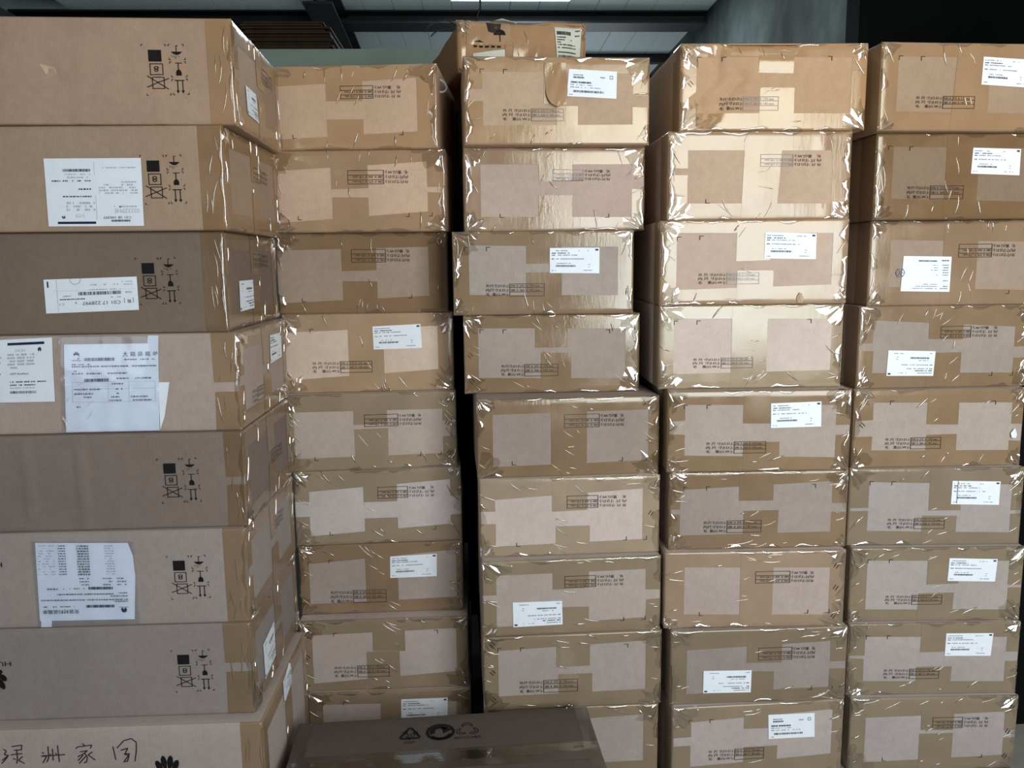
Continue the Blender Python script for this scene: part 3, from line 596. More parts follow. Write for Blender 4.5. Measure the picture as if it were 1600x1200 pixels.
M_panel=simple('white_roof_panel',(214,226,230),.5,.4,var=.04,scale=2)
M_beam=simple('dark_painted_steel',(26,29,31),.5,.4,var=.25,scale=8)
M_wall=simple('grey_plaster',(92,92,90),.9,.2,var=.1,scale=2)
M_green=simple('pale_green_paint',(146,162,152),.85,.2,var=.08,scale=6,bump=.2)
XR=1.575; XL=-3.2; XRR=3.7
struct(link('floor',boxmesh('floor',XL-.1,DY-.1,FLOOR-.1,XRR+.1,YB+.1,FLOOR),M_floor))
wl=struct(link('wall_left',boxmesh('wall_left',XL-.1,DY-.1,FLOOR,XL,YB+.1,ZC+.15),M_wall))
V,F=joined([([v.co.copy() for v in m.vertices],[tuple(p.vertices) for p in m.polygons]) for m in (boxmesh('a',XL,YB,FLOOR,FX0,YB+.1,ZC+.15),boxmesh('b',FX1,YB,FLOOR,XR,YB+.1,ZC+.15),boxmesh('c',FX0,YB,FZ1,FX1,YB+.1,ZC+.15))])
struct(link('wall_far',mesh('wall_far',V,F),M_wall))
struct(link('wall_right',boxmesh('wall_right',XR,3.52,FLOOR,XR+.12,YB,ZC+.15),M_conc))
struct(link('shade_wall_right',boxmesh('shade_wall_right',XR-.02,3.40,FLOOR,XRR,3.52,ZC+.15),M_dark))  # painted near-black in place of the unlit space on the right
struct(link('shade_wall_low',boxmesh('shade_wall_low',1.25,1.80,FLOOR,XRR,2.2,.36),M_dark))  # added dark block, keeps the strip beside the right stack black
struct(link('wall_side',boxmesh('wall_side',XRR,DY,FLOOR,XRR+.1,3.40,ZC+.15),M_wall))
wb=[boxmesh('a',XL,DY-.12,FLOOR,LX0,DY,ZC+.15),boxmesh('e',LX1,DY-.12,FLOOR,DX0,DY,ZC+.15),boxmesh('f',LX0,DY-.12,FLOOR,LX1,DY,LZ0),boxmesh('g',LX0,DY-.12,LZ1,LX1,DY,ZC+.15),boxmesh('b',DX1,DY-.12,FLOOR,XRR,DY,ZC+.15),boxmesh('c',DX0,DY-.12,DZ1,DX1,DY,ZC+.15),boxmesh('d',DX0,DY-.12,FLOOR,DX1,DY,DZ0)]
V,F=joined([([v.co.copy() for v in m.vertices],[tuple(p.vertices) for p in m.polygons]) for m in wb])
struct(link('wall_back',mesh('wall_back',V,F),M_wall))
# ceiling: ribbed white roof panels on purlins, with a translucent panel
cl=struct(link('ceiling',boxmesh('ceiling',XL-.1,DY-.1,ZC+.10,XRR+.1,YB+.1,ZC+.15),M_panel))
RIB=.19
SX0,SX1,SY0,SY1=-.05,.63,4.15,5.52
def panel(x0,x1,y0,y1):
    link('ceiling_panel',boxmesh('ceiling_panel',x0+.001,y0,ZC,x1-.001,y1,ZC+.06,.004),M_panel,cl)
x=XR
while x>-2.6:
    x0=x-RIB
    if x0>=SX1-.02 or x<=SX0+.02: panel(x0,x,3.0,YB)
    else: panel(x0,x,SY1,YB); panel(x0,x,3.0,SY0)
    x=x0
link('ceiling_panel',boxmesh('ceiling_panel',XL,DY,ZC,XRR,3.0,ZC+.06,.004),M_panel,cl)
m,t,b=nt('translucent_roof_panel'); b.inputs['Base Color'].default_value=(.9,.95,1,1); b.inputs['Emission Color'].default_value=(.9,.97,1,1); b.inputs['Emission Strength'].default_value=6
xa=XR-RIB*math.ceil((XR-SX0)/RIB-.2); xb=XR-RIB*math.floor((XR-SX1)/RIB+.2)
struct(link('window_1',boxmesh('window_1',-.05,SY0,ZC+.02,.63,SY1,ZC+.05,.004),m))
# purlins and rafter
for k,y in enumerate((4.4,5.80,6.87,7.95)):
    struct(link('trim_%d'%(k+1),ibeam('purlin',(-3,y,ZC-.03),(XR,y,ZC-.03),.075,.07,.012) if k!=1 else ibeam('purlin',(-3,y,ZC-.04),(XR,y,ZC-.04),.085,.21,.012),M_beam))
struct(link('trim_5',ibeam('rafter',(-.89,5.0,ZC-.09),(-1.00,YB,ZC-.09),.16,.17,.014),M_beam))
struct(link('trim_6',ibeam('hanger',(-.648,5.95,ZC),(-.648,5.95,.80),.04,.045,.006),M_beam))
struct(link('wall_middle',boxmesh('wall_middle',-2.6,3.2,FLOOR,-.118,3.32,.795),M_green))
struct(link('shade_wall_rear',boxmesh('shade_wall_rear',-.26,2.52,FLOOR,XR-.03,2.60,.55),M_dark))  # added dark backing so the gaps between stacks stay black
# frames behind the photographer: the added left opening first, then the window
V,F=joined([([v.co.copy() for v in m_.vertices],[tuple(p.vertices) for p in m_.polygons]) for m_ in (boxmesh('a',LX0-.06,DY,LZ0-.06,LX0,DY+.04,LZ1+.06),boxmesh('b',LX1,DY,LZ0-.06,LX1+.06,DY+.04,LZ1+.06),boxmesh('c',LX0,DY,LZ1,LX1,DY+.04,LZ1+.06),boxmesh('d',LX0,DY,LZ0-.06,LX1,DY+.04,LZ0))])
struct(link('fill_frame_left',mesh('fill_frame_left',V,F),M_beam))
#
V,F=joined([([v.co.copy() for v in m_.vertices],[tuple(p.vertices) for p in m_.polygons]) for m_ in (boxmesh('a',DX0-.06,DY,DZ0-.06,DX0,DY+.04,DZ1+.06),boxmesh('b',DX1,DY,DZ0-.06,DX1+.06,DY+.04,DZ1+.06),boxmesh('c',DX0,DY,DZ1,DX1,DY+.04,DZ1+.06),boxmesh('d',DX0,DY,DZ0-.06,DX1,DY+.04,DZ0))])
struct(link('window_2',mesh('window_2',V,F),M_beam))

# ---------------------------------------------------------------- cartons with their end towards us
def end_features(face,ft,tone,e,rnd,extra=True,mw=None,few=1):
    """tape, print, label, marks of a 375 x 170 end"""
    w,h=face.w,face.h
    L,R=ft['L'],ft['R']; x4,y4=L+.25*(R-L),L+.75*(R-L)
    ex=lambda T,u:T[0]+(T[1]-T[0])*(u-x4)/(y4-x4)
    T=lambda u:ex(ft['T'],u); B=lambda u:max(ex(ft['B'],u),.004)
    j=lambda s=.0012:rnd.uniform(-s,s)
    tape(face,((0,h),(w,h),(w,T(w)),(0,T(0))),.0004,tone,e,rnd)
    tape(face,((0,B(0)),(w,B(w)),(w,0),(0,0)),.0004,tone,e,rnd)
    def vert(u0,u1,a,b,d,u2=None,u3=None):
        u2=u0 if u2 is None else u2; u3=u1 if u3 is None else u3
        if a is None:
            tape(face,((u0,h),(u1,h),(u3,0),(u2,0)),d,tone,e,rnd)
        else:
            tape(face,((u0,h),(u1,h),(u1+j(),a+j()),(u0+j(),a+j())),d,tone,e,rnd)
            tape(face,((u2+j(),b+j()),(u3+j(),b+j()),(u3,0),(u2,0)),d,tone,e,rnd)
    if L>.012: vert(0,L,ft.get('lt'),ft.get('lb'),.0006)
    if w-R>.012: vert(R,w,ft.get('rt'),ft.get('rb'),.0006)
    vert(*ft['M'],ft.get('mt'),ft.get('mb'),.0008,*ft['M2'])
    if 'tx' in ft:
        x0,v0,x1,v1,ed=ft['tx']
        lo,hi=min(x0,ed),max(x1,ed)
        bx=(x0-lo)/(hi-lo) if not ft['f'] else (hi-x1)/(hi-lo)
        size_print(face,(lo,v0,hi,v1),bool(ft['f']),ft.get('wd',0),e,bx)
    if 'lab' in ft: label_part(face,ft['lab'],ft.get('labk',0),bool(ft['f']),e,rnd)
    # printed register corners
    for (u,v) in ft['tk']:
        if not(.004<u<w-.004): continue
        su=-1 if (u>.70*w or (ft['f'] and u>.5*w)) else 1; sv=-1 if v>h/2 else 1
        a=.0085;t_=.0011
        pr=Pr(); pr.rect(*sorted((u,u+su*a))[:1],*sorted((v,v+sv*t_))[:1],sorted((u,u+su*a))[1],sorted((v,v+sv*t_))[1])
        pr.rect(min(u,u+su*t_),min(v,v+sv*a),max(u,u+su*t_),max(v,v+sv*a))
        V=[face.pt(x,y,.0013) for x,y in pr.V]
        link('corner_mark',mesh('corner_mark',V,pr.F),INK,e)
    for (u,v) in ft.get('st',()):
        for k in (0,1):
            an=math.radians(58 if ft['f'] else -45); ln=.0105; off=(k-.5)*.006
            V=[];n=(-math.sin(an),math.cos(an))
            cx,cy=u+n[0]*off,v+n[1]*off
            for d in (.0006,.0018):
                for s,q in ((-1,-1),(1,-1),(1,1),(-1,1)):
                    uu=cx+s*ln/2*math.cos(an)+q*.0007*n[0]; vv=cy+s*ln/2*math.sin(an)+q*.0007*n[1]
                    V.append(face.pt(min(max(uu,.001),w-.001),vv,d))
            link('staple',mesh('staple',V,[(4,5,6,7),(0,1,5,4),(1,2,6,5),(2,3,7,6),(3,0,4,7)]),STEEL,e)
    # tape creases
    sp=[]
    mid=sum(ft['M'])/2
    # a crease shows where it turns towards the window: run it across that slope
    fc_=mw@face.pt(w/2,h/2); hv=(-fc_).normalized()+(Vector(((DX0+DX1)/2,DY,(DZ0+DZ1)/2))-fc_).normalized()
    hv=mw.to_3x3().inverted()@hv; hx,hy=hv.dot(face.eu),hv.dot(face.ev)
    calm=few<1
    a0=math.atan2(hy,hx)+PI/2; til=math.hypot(hx,hy)/max(.1,hv.dot(face.n)); spread=max(.16,min(1.3,.13/max(til,.02)))
    def ang(): return a0+rnd.uniform(-1,1)*spread
    for _ in range(int(rnd.randint(6,10)*few)):
        if rnd.random()<.45: u=mid+rnd.uniform(-.05,.05)
        else: u=rnd.uniform(.02,w-.02)
        v=h-rnd.uniform(.006,.03) if rnd.random()<.5 else rnd.uniform(.006,.03)
        sp.append((u,v,ang(),rnd.uniform(.014,.042),rnd.uniform(.0018,.004)))
    for _ in range(int(rnd.randint(1,4)*few)):
        sp.append((mid+rnd.uniform(-.03,.03),rnd.uniform(.3,.7)*h,ang(),rnd.uniform(.014,.036),rnd.uniform(.0015,.003)))
    for s in (0,1):
        for _ in range(int(rnd.randint(2,5)*few)):
            u=rnd.uniform(.006,.02); u=u if s==0 else w-u
            sp.append((u,rnd.uniform(.1,.9)*h,ang(),rnd.uniform(.018,.05),rnd.uniform(.0018,.004)))
    sp=[s for s in sp if not ('lab' in ft and min(q[0] for q in ft['lab'])-.02<s[0]<max(q[0] for q in ft['lab'])+.02 and min(q[1] for q in ft['lab'])-.02<s[1]<max(q[1] for q in ft['lab'])+.02)]
    V,Fc=wrinkle_mesh(face,sp,rnd); link('tape_creases',mesh('tape_creases',V,Fc),TAPEC[tone],e,True)['kind']='stuff'
    if extra:
        for cu in (0,w):
            for cv in (0,h):
                if rnd.random()<(.8 if few==1 else .45):
                    V,Fc=corner_film(face,cu,cv,rnd.uniform(.03,.06),rnd); link('crumpled_film',mesh('crumpled_film',V,Fc),FILM,e)
        L_=[]
        for sd,tot,pr_ in (('top',w,.4),('bottom',w,.2),('left',h,.25),('right',h,.25)) if few<1 else (('top',w,.62),('bottom',w,.3),('left',h,.45),('right',h,.6)):
            q=.006
            while q<tot-.03:
                l=rnd.uniform(.025,.09)
                if rnd.random()<pr_: L_.append(edge_fold(face,rnd,sd,q,min(q+l,tot-.006),calm))
                q+=l+rnd.uniform(.0,.03)
        V,Fc=joined(L_)
        if V: link('film_edge',mesh('film_edge',V,Fc),FILM,e,True)['kind']='stuff'
TAPEC=[]
for tm in TAPE:
    m=tm.copy(); m.name=tm.name+'_crease'
    b=m.node_tree.nodes['Principled BSDF']
    for l in list(b.inputs['Roughness'].links): m.node_tree.links.remove(l)
    b.inputs['Roughness'].default_value=.08; b.inputs['Specular IOR Level'].default_value=1.0; b.inputs['Coat Weight'].default_value=1; b.inputs['Coat Roughness'].default_value=.06; b.inputs['Coat IOR'].default_value=2.3
    TAPEC.append(m)
TONE={2:(0,1,3,1,2,4,3,4,4),3:(0,1,3,3,3,2,4,4,4),4:(0,1,1,2,3,3,1,4,4),5:(0,3,1,3,3,4,4,4,4)}  # warm rows above, grey below: colour of the light put into the card
DEPTH={(2,0):.36,(2,1):.4,(5,0):.22}
YAW={(3,0):.036,(3,1):.033,(3,2):-.018,(3,3):-.010,(5,3):.004,(5,4):-.012,(5,1):.026}
CRE={(4,0):[(.0709,.1566,.0748,.1028,-.007,.007),(.0748,.1028,.0352,.0607,-.005,.006),(.0352,.0607,.0516,.0144,-.007,.005),(.0516,.0144,.123,.1026,-.008,.009),(.123,.1026,.2244,.1143,-.004,.007),(.11,.164,.22,.166,-.010,.012),(.09,.13,.15,.15,.004,.012)],
     (3,1):[(.0193,.1007,.3629,.0986,-.0012,.004)],(4,1):[(.3086,.1732,.3242,.0041,.0022,.006)]}
GRP='taped cartons stacked end outward'
for (c,i),(dim,ft) in BOX.items():
    if c==1: continue
    x,y,th,w,h,z=dim; th=YAW.get((c,i),th)
    rnd=random.Random(c*100+i)
    e=empty('cardboard_box',(x,y,z-h),th,LABELS[c][i],'carton',GRP)
    r=.0045; TINT[0]=CARD_LIGHT_TINT.get((c,i),(1,1,1))
    b=bulge_fn(w,h,rnd,.0011,CRE.get((c,i),()))
    D=DEPTH.get((c,i),.5); tone=TONE[c][i]
    face=Face((-w/2,0,0),(1,0,0),(0,0,1),(0,-1,0),w,h,r,b)
    carton_body('carton_body',w,D,h,r,{'front':b},CARD[tone],e,rnd,44,20).color=CARD_LIGHT_TINT.get((c,i),(1,1,1))+(1,)
    end_features(face,ft,tone,e,rnd,True,Matrix.LocRotScale(e.location,e.rotation_euler,None))
    if (c,i)==(5,2):
        q=ft['lab']; cx=(q[0][0]+q[3][0])/2-.004; cy=(q[0][1]+q[3][1])/2+.002; pr=Pr()
        for k in range(6):
            a=PI/3*k; pr.line((cx+.0095*math.cos(a),cy+.0095*math.sin(a)),(cx+.0095*math.cos(a+PI/3),cy+.0095*math.sin(a+PI/3)),.0016)
            pr.line((cx,cy),(cx+.009*math.cos(a),cy+.009*math.sin(a)),.001)
        link('round_stamp',mesh('round_stamp',[face.pt(p,q_,.0023) for p,q_ in pr.V],pr.F),GREY,e)
    if (c,i)==(3,0):   # loose tape tongue with a rounded end
        um=sum(ft['M'])/2; hw=(ft['M'][1]-ft['M'][0])/2; n=7; m_=14; V=[]
        for k in range(m_+1):
            t=k/m_; q=1 if t<.6 else math.sqrt(max(.004,1-((t-.6)/.4)**2)); v=h-.012+(ft['mt']-.006-h+.012)*t
            for s in range(n): V.append(face.pt(um+hw*q*(2*s/(n-1)-1)+.004*t,v,.0016+.008*t*t+.0012*math.sin(9*t+s*1.7)))
        link('tape_tongue',mesh('tape_tongue',V,[(k*n+s,(k+1)*n+s,(k+1)*n+s+1,k*n+s+1) for k in range(m_) for s in range(n-1)]),TAPE[0],e,True)
    if (c,i)==(5,5):
        q=ft['lab']; pr=Pr(); pr.line((q[0][0]+.012,q[0][1]),(q[3][0]+.012,q[3][1]+.002),.0011)
        link('pen_line',mesh('pen_line',[face.pt(p,q_,.0024) for p,q_ in pr.V],pr.F),INK,e)
    if (c,i) in ((5,4),(4,2)):
        cx,cy=(w-.022,h*.40) if c==5 else (.282,.009)
        P=[(cx-.004,cy-.006),(cx+.005,cy-.007),(cx+.008,cy),(cx+.004,cy+.012),(cx,cy+.014),(cx-.006,cy+.004)]
        V=[face.pt(p,q_,.0022+rnd.uniform(0,.004)) for p,q_ in P]+[face.pt(cx+.001,cy+.003,.007)]
        link('torn_patch',mesh('torn_patch',V,[(k,(k+1)%6,6) for k in range(6)]),PAPER if c==5 else CRACK,e)
    if c>=4:   # tape carried round the corner on to the left side
        lf=Face((-w/2,D,0),(0,-1,0),(0,0,1),(-1,0,0),D,h,r,lambda u,v:0)
        tape(lf,((D-.06,h),(D,h),(D,0),(D-.06,0)),.0005,tone,e,rnd,.03)
    if (c,i)==(2,0):
        pts=[(w/2-.003+.017*math.sin(a),.05+.006*math.cos(a),h*.80+.014*math.cos(a)-.006*math.sin(a)) for a in [PI*k/9 for k in range(10)]]
        link('torn_film',tube('torn_film',pts,.0022),PAPER,e,True)

# ---------------------------------------------------------------- leftmost stack: long sides towards us
def sym(pr,P): pr.poly(P)
def handling(face,sq,e):
    """storage pictograms, printed upside-down; unit = 1/12 px of a close look, to metres"""
    k=1.09e-3/12; X=lambda a:sq[0]+(a-600)*k; Y=lambda b:sq[1]-(b-190)*k
    def put(name,pr):
        PV,PF=finer(pr.V,pr.F,28); V=[face.pt(X(a),Y(b),.0009) for a,b in PV]; o=mesh(name,V,[f[::-1] for f in PF]); link(name,o,INK,e)
    def fr(p,a,b,c,d,t=14): p.rect(a,b,c,b+t);p.rect(a,d-t,c,d);p.rect(a,b,a+t,d);p.rect(c-t,b,c,d)
    p=Pr();p.rect(602,190,828,388);put('black_square',p)
    p=Pr();fr(p,615,420,845,620);V,F,_=text2d('8'); p.add([(775-(v[0])*90,465+v[1]*150) for v in V],F);put('stacking_limit_symbol',p)
    p=Pr();fr(p,640,650,856,856);p.line((562,632),(922,860),15);p.line((545,826),(932,674),15);put('crossed_box_symbol',p)
    p=Pr();p.poly([(1000,218)]+[(1000+190*t,218+56*math.sin(PI*t)**.8) for t in (.1,.25,.4,.5,.6,.75,.9)]+[(1190,218)]);p.rect(1083,120,1096,220);p.rect(1083,112,1122,124)
    for a,b in ((1005,285),(1040,290),(1075,292),(1120,286),(1060,315)): p.line((a,b),(a+14,b+22),7)
    put('umbrella_symbol',p)
    p=Pr();p.rect(1058,405,1178,418);p.rect(1101,415,1116,530);p.poly([(1065,625),(1065,570),(1075,540),(1110,515),(1145,540),(1160,570),(1160,625)]);put('fragile_glass_symbol',p)
    p=Pr();p.rect(1030,700,1200,716)
    for a in (1078,1166): p.rect(a-7,712,a+9,885);p.poly([(a-28,880),(a+30,880),(a+1,932)])
    put('upright_arrows_symbol',p)
    p=Pr()
    for a,b,sa,sb in ((485,95,1,1),(915,95,-1,1),(950,92,1,1),(1225,88,-1,1),(955,362,1,-1),(1245,357,-1,-1),(958,388,1,1),(1245,384,-1,1),(975,655,1,-1),(1258,650,-1,-1),(975,684,1,1),(1258,678,-1,1),(530,972,1,-1),(960,960,-1,-1),(990,958,1,-1),(1272,952,-1,-1)):
        p.poly([(a,b),(a+sa*38,b),(a+sa*30,b+sb*10),(a+sa*10,b+sb*12),(a+sa*10,b+sb*36),(a,b+sb*40)])
    put('symbol_corner_marks',p)
def paper(face,P,parent,name='paper_sheet',mat=None,d=.0016):
    if len(P)==4:
        V,F=face.quad(P,d,.02,lambda u,v:.0006*math.sin(u*45)*math.sin(v*60))
    else:
        V=[face.pt(u,v,d) for u,v in P]; F=[tuple(range(len(P)))[::-1]]
    return link(name,mesh(name,V,F),mat or PAPER,parent,len(P)==4)
CRE1={0:[(.3461,.1137,.3398,.005,.0032,.004),(.4658,.085,.4656,.0052,.0024,.004),(.297,.082,.3081,.0743,-.004,.006),(.303,.08,.309,.079,.003,.003)],
      4:[(.2166,.1597,.2201,.0301,.0034,.005),(.311,.1465,.3096,.0047,.0036,.005),(.14,.05,.22,.05,-.0015,.02)]}
T1=(0,3,3,3,3,3,3,3)
for i in range(8):
    dim,ft=BOX[1,i]
    x,y,th,w,h,z=dim; rnd=random.Random(4000+i); D=.36
    e=empty('cardboard_box',(x-w/2*math.cos(th),y-w/2*math.sin(th),z-h),th,LABELS[1][i],'carton','cartons of the leftmost stack')
    TINT[0]=CARD_LIGHT_TINT.get((1,i),(1,1,1)); r=.004; b=bulge_fn(w,h,rnd,.0012,CRE1.get(i,())); b2=bulge_fn(D,h,rnd,.001)
    tone=T1[i]
    carton_body('carton_body',w,D,h,r,{'front':b,'right':b2},CARD[tone],e,rnd,64,20,24).color=CARD_LIGHT_TINT.get((1,i),(1,1,1))+(1,)
    face=Face((-w/2,0,0),(1,0,0),(0,0,1),(0,-1,0),w,h,r,b)
    rf=Face((w/2,0,0),(0,1,0),(0,0,1),(1,0,0),D,h,r,b2)
    u0,g=ft['fs']; tp=tone
    if g is None: tape(face,((u0,h),(w,h),(w,0),(u0,0)),.0006,tp,e,rnd)
    else:
        tape(face,((u0,h),(w,h),(w,g[0]),(u0+.001,g[0])),.0006,tp,e,rnd); tape(face,((u0+.002,g[1]),(w,g[1]),(w,0),(u0,0)),.0006,tp,e,rnd)
    if 'sq' in ft: handling(face,ft['sq'],e)
    fl=i!=3
    rft=dict(f=1 if fl else 0,L=.03,R=D-.035,T=(h-.032,h-.03),B=(.03,.032),M=(.16,.215),M2=(.16,.215),mt=h*.56,mb=h*.44,lt=h*.55,lb=h*.45,tk=[])
    end_features(rf,rft,tp,e,rnd,True,Matrix.LocRotScale(e.location,e.rotation_euler,None),.5)
    if 'rl' in ft: label_part(rf,ft['rl'],0,fl,e,rnd)
    if 'rt' in ft:
        a=ft['rt']; vc=(a[1]+a[3])/2; size_print(rf,(a[0],vc-.013,a[2],vc+.013),fl,1,e,.44)
    # creases of the wrap-round strip
    sp=[(rnd.uniform(u0+.004,w-.004),rnd.uniform(.1,.9)*h,math.radians(90+rnd.uniform(-15,15)),rnd.uniform(.02,.05),rnd.uniform(.0014,.0026)) for _ in range(5)]
    V,Fc=wrinkle_mesh(face,sp,rnd); link('tape_creases',mesh('tape_creases',V,Fc),TAPEC[tp],e,True)['kind']='stuff'
    V,Fc=edge_fold(face,rnd,'right',.006,h-.01,True); link('film_edge',mesh('film_edge',V,Fc),FILM,e,True)['kind']='stuff'
    def lay(parent,name,pr,quad,mat,flip=False,d=.0021):
        V,F=face.lay(pr,quad,d,flip); link(name,mesh(name,V,F),mat,parent)
    if i==0:
        V,F=face.quad(((.282,.094),(.306,.088),(.311,.074),(.290,.079)),.0006,.004); link('torn_patch',mesh('torn_patch',V,F),CRACK,e,True)
    if i==1:
        P=((.2959,.1176),(.4521,.1176),(.449,.0084),(.294,.0089)); o=paper(face,P,e)
        n,k,g_=Pr(),Pr(),Pr()
        # laid in reading direction, then turned upside-down
        n.rect(.50,.93-.0,.90,.965); fan_logo(n,.835,.845,.055,.045,False); n.bars(rnd,.53,.81,.155,.195)
        k.bars(rnd,.14,.34,.905,.935); k.text('C01 28 100397',.13,.42,.855,.05); g_.text('0223ZPHE',.04,.30,.745,.085)
        g_.words(rnd,.05,.3,.70,.02); n.rect(.23,.705,.245,.725); g_.text('1/29',.62,.71,.82,.07)
        for yy in (.74,.69,.64): g_.words(rnd,.5,.8,yy,.03,.7)
        k.words(rnd,.53,.83,.55,.018,1); k.words(rnd,.53,.67,.44,.022,1); k.words(rnd,.53,.93,.32,.018,.8); g_.words(rnd,.53,.80,.27,.018); g_.words(rnd,.53,.80,.225,.015)
        for yy in (.5,.46,.42,.38): g_.words(rnd,.05,.45,yy,.022,.75)
        g_.words(rnd,.06,.22,.34,.02);g_.words(rnd,.06,.4,.13,.018); g_.rect(.485,.05,.489,.9)
        lay(o,'heading_print',n,P,NAVY,True); lay(o,'serial_print',k,P,simple_dark,True); lay(o,'fine_print',g_,P,FAINT,True)
    if i==2:
        P=((.2838,.093),(.4374,.0964),(.4373,.0403),(.2828,.036)); o=paper(face,P,e,d=.0015)
        k,g_,n=Pr(),Pr(),Pr()
        k.text('C01 17 228997',.19,.60,.69,.15); k.text('[',.05,.06,.66,.15); k.text('箱',.075,.115,.68,.12); k.text(']',.14,.15,.66,.15); k.text('x',.66,.68,.69,.12)
        k.bars(rnd,.18,.64,.40,.50); g_.words(rnd,.18,.35,.565,.035); k.words(rnd,.57,.84,.59,.03,1); g_.words(rnd,.18,.52,.33,.03); g_.words(rnd,.05,.15,.2,.03); g_.words(rnd,.05,.16,.12,.03)
        g_.words(rnd,.2,.5,.18,.04,.4);g_.words(rnd,.04,.13,.42,.06,.8);g_.words(rnd,.72,.8,.49,.04,1); g_.text('23',.79,.85,.72,.09); g_.rect(.02,.35,.9,.355); g_.rect(.86,.02,.864,.95)
        n.rect(.95,.06,.965,.24)
        lay(o,'serial_print',k,P,simple_dark,True); lay(o,'fine_print',g_,P,FAINT,True); lay(o,'navy_mark',n,P,NAVY,True)
        st=Pr()
        for q in range(14): a=2*PI*q/14; a2=2*PI*(q+.6)/14; st.line((.66+.055*math.cos(a),.03+.14*math.sin(a)),(.66+.055*math.cos(a2),.03+.14*math.sin(a2)),.006,.016)
        lay(e,'round_stamp',st,P,GREY,True,.0022)
    if i==3:
        P=((.181,.1689-.006),(.2795,.1663),(.2748,.0569),(.1696,.0568)); o=paper(face,P,e)
        n,k,g_=Pr(),Pr(),Pr()
        n.rect(.26,.905,.87,.945); fan_logo(n,.79,.80,.085,.065); g_.text('24/31',.38,.55,.80,.06); k.text('NULL',.31,.42,.54,.04); k.text('GSM Auxiliary',.30,.60,.44,.045)
        for yy in (.74,.69,.64,.59): g_.words(rnd,.26,.7,yy,.03,.8)
        k.words(rnd,.30,.88,.315,.02,.9); k.words(rnd,.30,.7,.265,.02,.9); g_.words(rnd,.3,.7,.22,.018); k.bars(rnd,.3,.71,.14,.18); g_.words(rnd,.04,.16,.7,.03);g_.words(rnd,.04,.16,.62,.03);g_.words(rnd,.04,.16,.44,.03)
        lay(o,'heading_print',n,P,NAVY); lay(o,'serial_print',k,P,simple_dark); lay(o,'fine_print',g_,P,FAINT)
        paper(face,((.4495,.0868),(.4677,.0865),(.4559,.0277),(.4467,.0043)),e,'paper_flap',d=.0012)
        paper(face,((.4373,.167),(.4553,.1668),(.4542,.1515),(.4362,.1529)),e,'paper_corner',d=.0014)
        P=((.2984,.1541),(.4544,.1537),(.4455,.0032),(.2881,.0032)); o=paper(face,P,e)
        n,k,g_=Pr(),Pr(),Pr()
        fan_logo(n,.13,.835,.10,.085); n.rect(.08,.812,.18,.818); n.text('大 箱 装 箱 单',.62,.995,.86,.06)
        n.bars(rnd,.21,.53,.81,.845); k.words(rnd,.64,.96,.815,.014); k.words(rnd,.08,.27,.765,.014); k.words(rnd,.08,.98,.74,.016,.95); k.words(rnd,.10,.16,.69,.014);k.words(rnd,.08,.68,.66,.016,.9)
        n.bars(rnd,.21,.47,.575,.61); k.words(rnd,.55,.68,.60,.016,1);k.words(rnd,.75,.92,.60,.018,1)
        for yy,a,b_ in ((.54,.5,.62),(.48,.54,.62),(.43,.55,.6),(.39,.47,.58),(.35,.47,.6),(.48,.1,.38),(.43,.1,.3),(.39,.2,.28),(.39,.7,.88),(.35,.72,.92),(.28,.12,.16)): k.words(rnd,a,b_,yy,.016,.9)
        for q in (.57,.49,.34): g_.rect(.08,q,.96,q+.003)
        for q in (.08,.46,.68,.96): g_.rect(q,.34,q+.003,.57)
        lay(o,'heading_print',n,P,NAVY); lay(o,'fine_print',k,P,GREY); lay(o,'table_lines',g_,P,FAINT)
        Q=((.2945,.1685),(.4565,.1678),(.4463,.001),(.2815,.0015))
        V,F=face.quad(Q,.0032,.01,lambda u,v:.0009*math.sin(u*140+v*60)*math.sin(v*90)); link('document_pouch',mesh('document_pouch',V,F),FILM2,e,True)
        sp=[(.292+rnd.uniform(-.004,.006),rnd.uniform(.01,.16),math.radians(90+rnd.uniform(-25,25)),rnd.uniform(.01,.03),.002) for _ in range(7)]+[(.31+rnd.uniform(0,.03),rnd.uniform(.03,.13),math.radians(rnd.uniform(30,60)),rnd.uniform(.012,.03),.0015) for _ in range(5)]
        V,Fc=wrinkle_mesh(face,sp,rnd); V=[v+Vector((0,-.003,0)) for v in V]; link('pouch_creases',mesh('pouch_creases',V,Fc),FILM,e,True)['kind']='stuff'
    if i==5:
        P6=((.2267,.1551),(.3838,.1511),(.3907,.1278),(.3922,.0905),(.3849,.0118),(.222,.013)); o=paper(face,P6,e,d=.0012)
        P=((.2267,.1551),(.3838,.1511),(.3849,.0118),(.222,.013))
        n,k,g_=Pr(),Pr(),Pr()
        fan_logo(n,.10,.845,.085,.065); k.rect(.05,.83,.15,.836); n.text('安装材料装箱单',.58,.96,.86,.06); n.bars(rnd,.20,.50,.80,.835); n.bars(rnd,.20,.46,.565,.6)
        k.words(rnd,.62,.95,.81,.014);k.words(rnd,.05,.2,.75,.014);k.words(rnd,.05,.97,.725,.016,.95);k.words(rnd,.05,.24,.68,.014);k.words(rnd,.05,.15,.64,.014);k.words(rnd,.2,.8,.65,.018,.95);k.words(rnd,.5,.68,.58,.012);k.words(rnd,.72,.9,.58,.018)
        for yy in (.53,.49,.45): k.words(rnd,.05,.15,yy,.014);k.words(rnd,.2,.3,yy,.014);k.words(rnd,.45,.55,yy,.014)
        for q in range(12):
            yy=.03+q*.033; k.words(rnd,.43,.56,yy,.02,1); k.words(rnd,.68,.76,yy,.014,1); g_.words(rnd,.80,.98,yy,.012,.5); g_.words(rnd,.16,.26,yy,.012,.9)
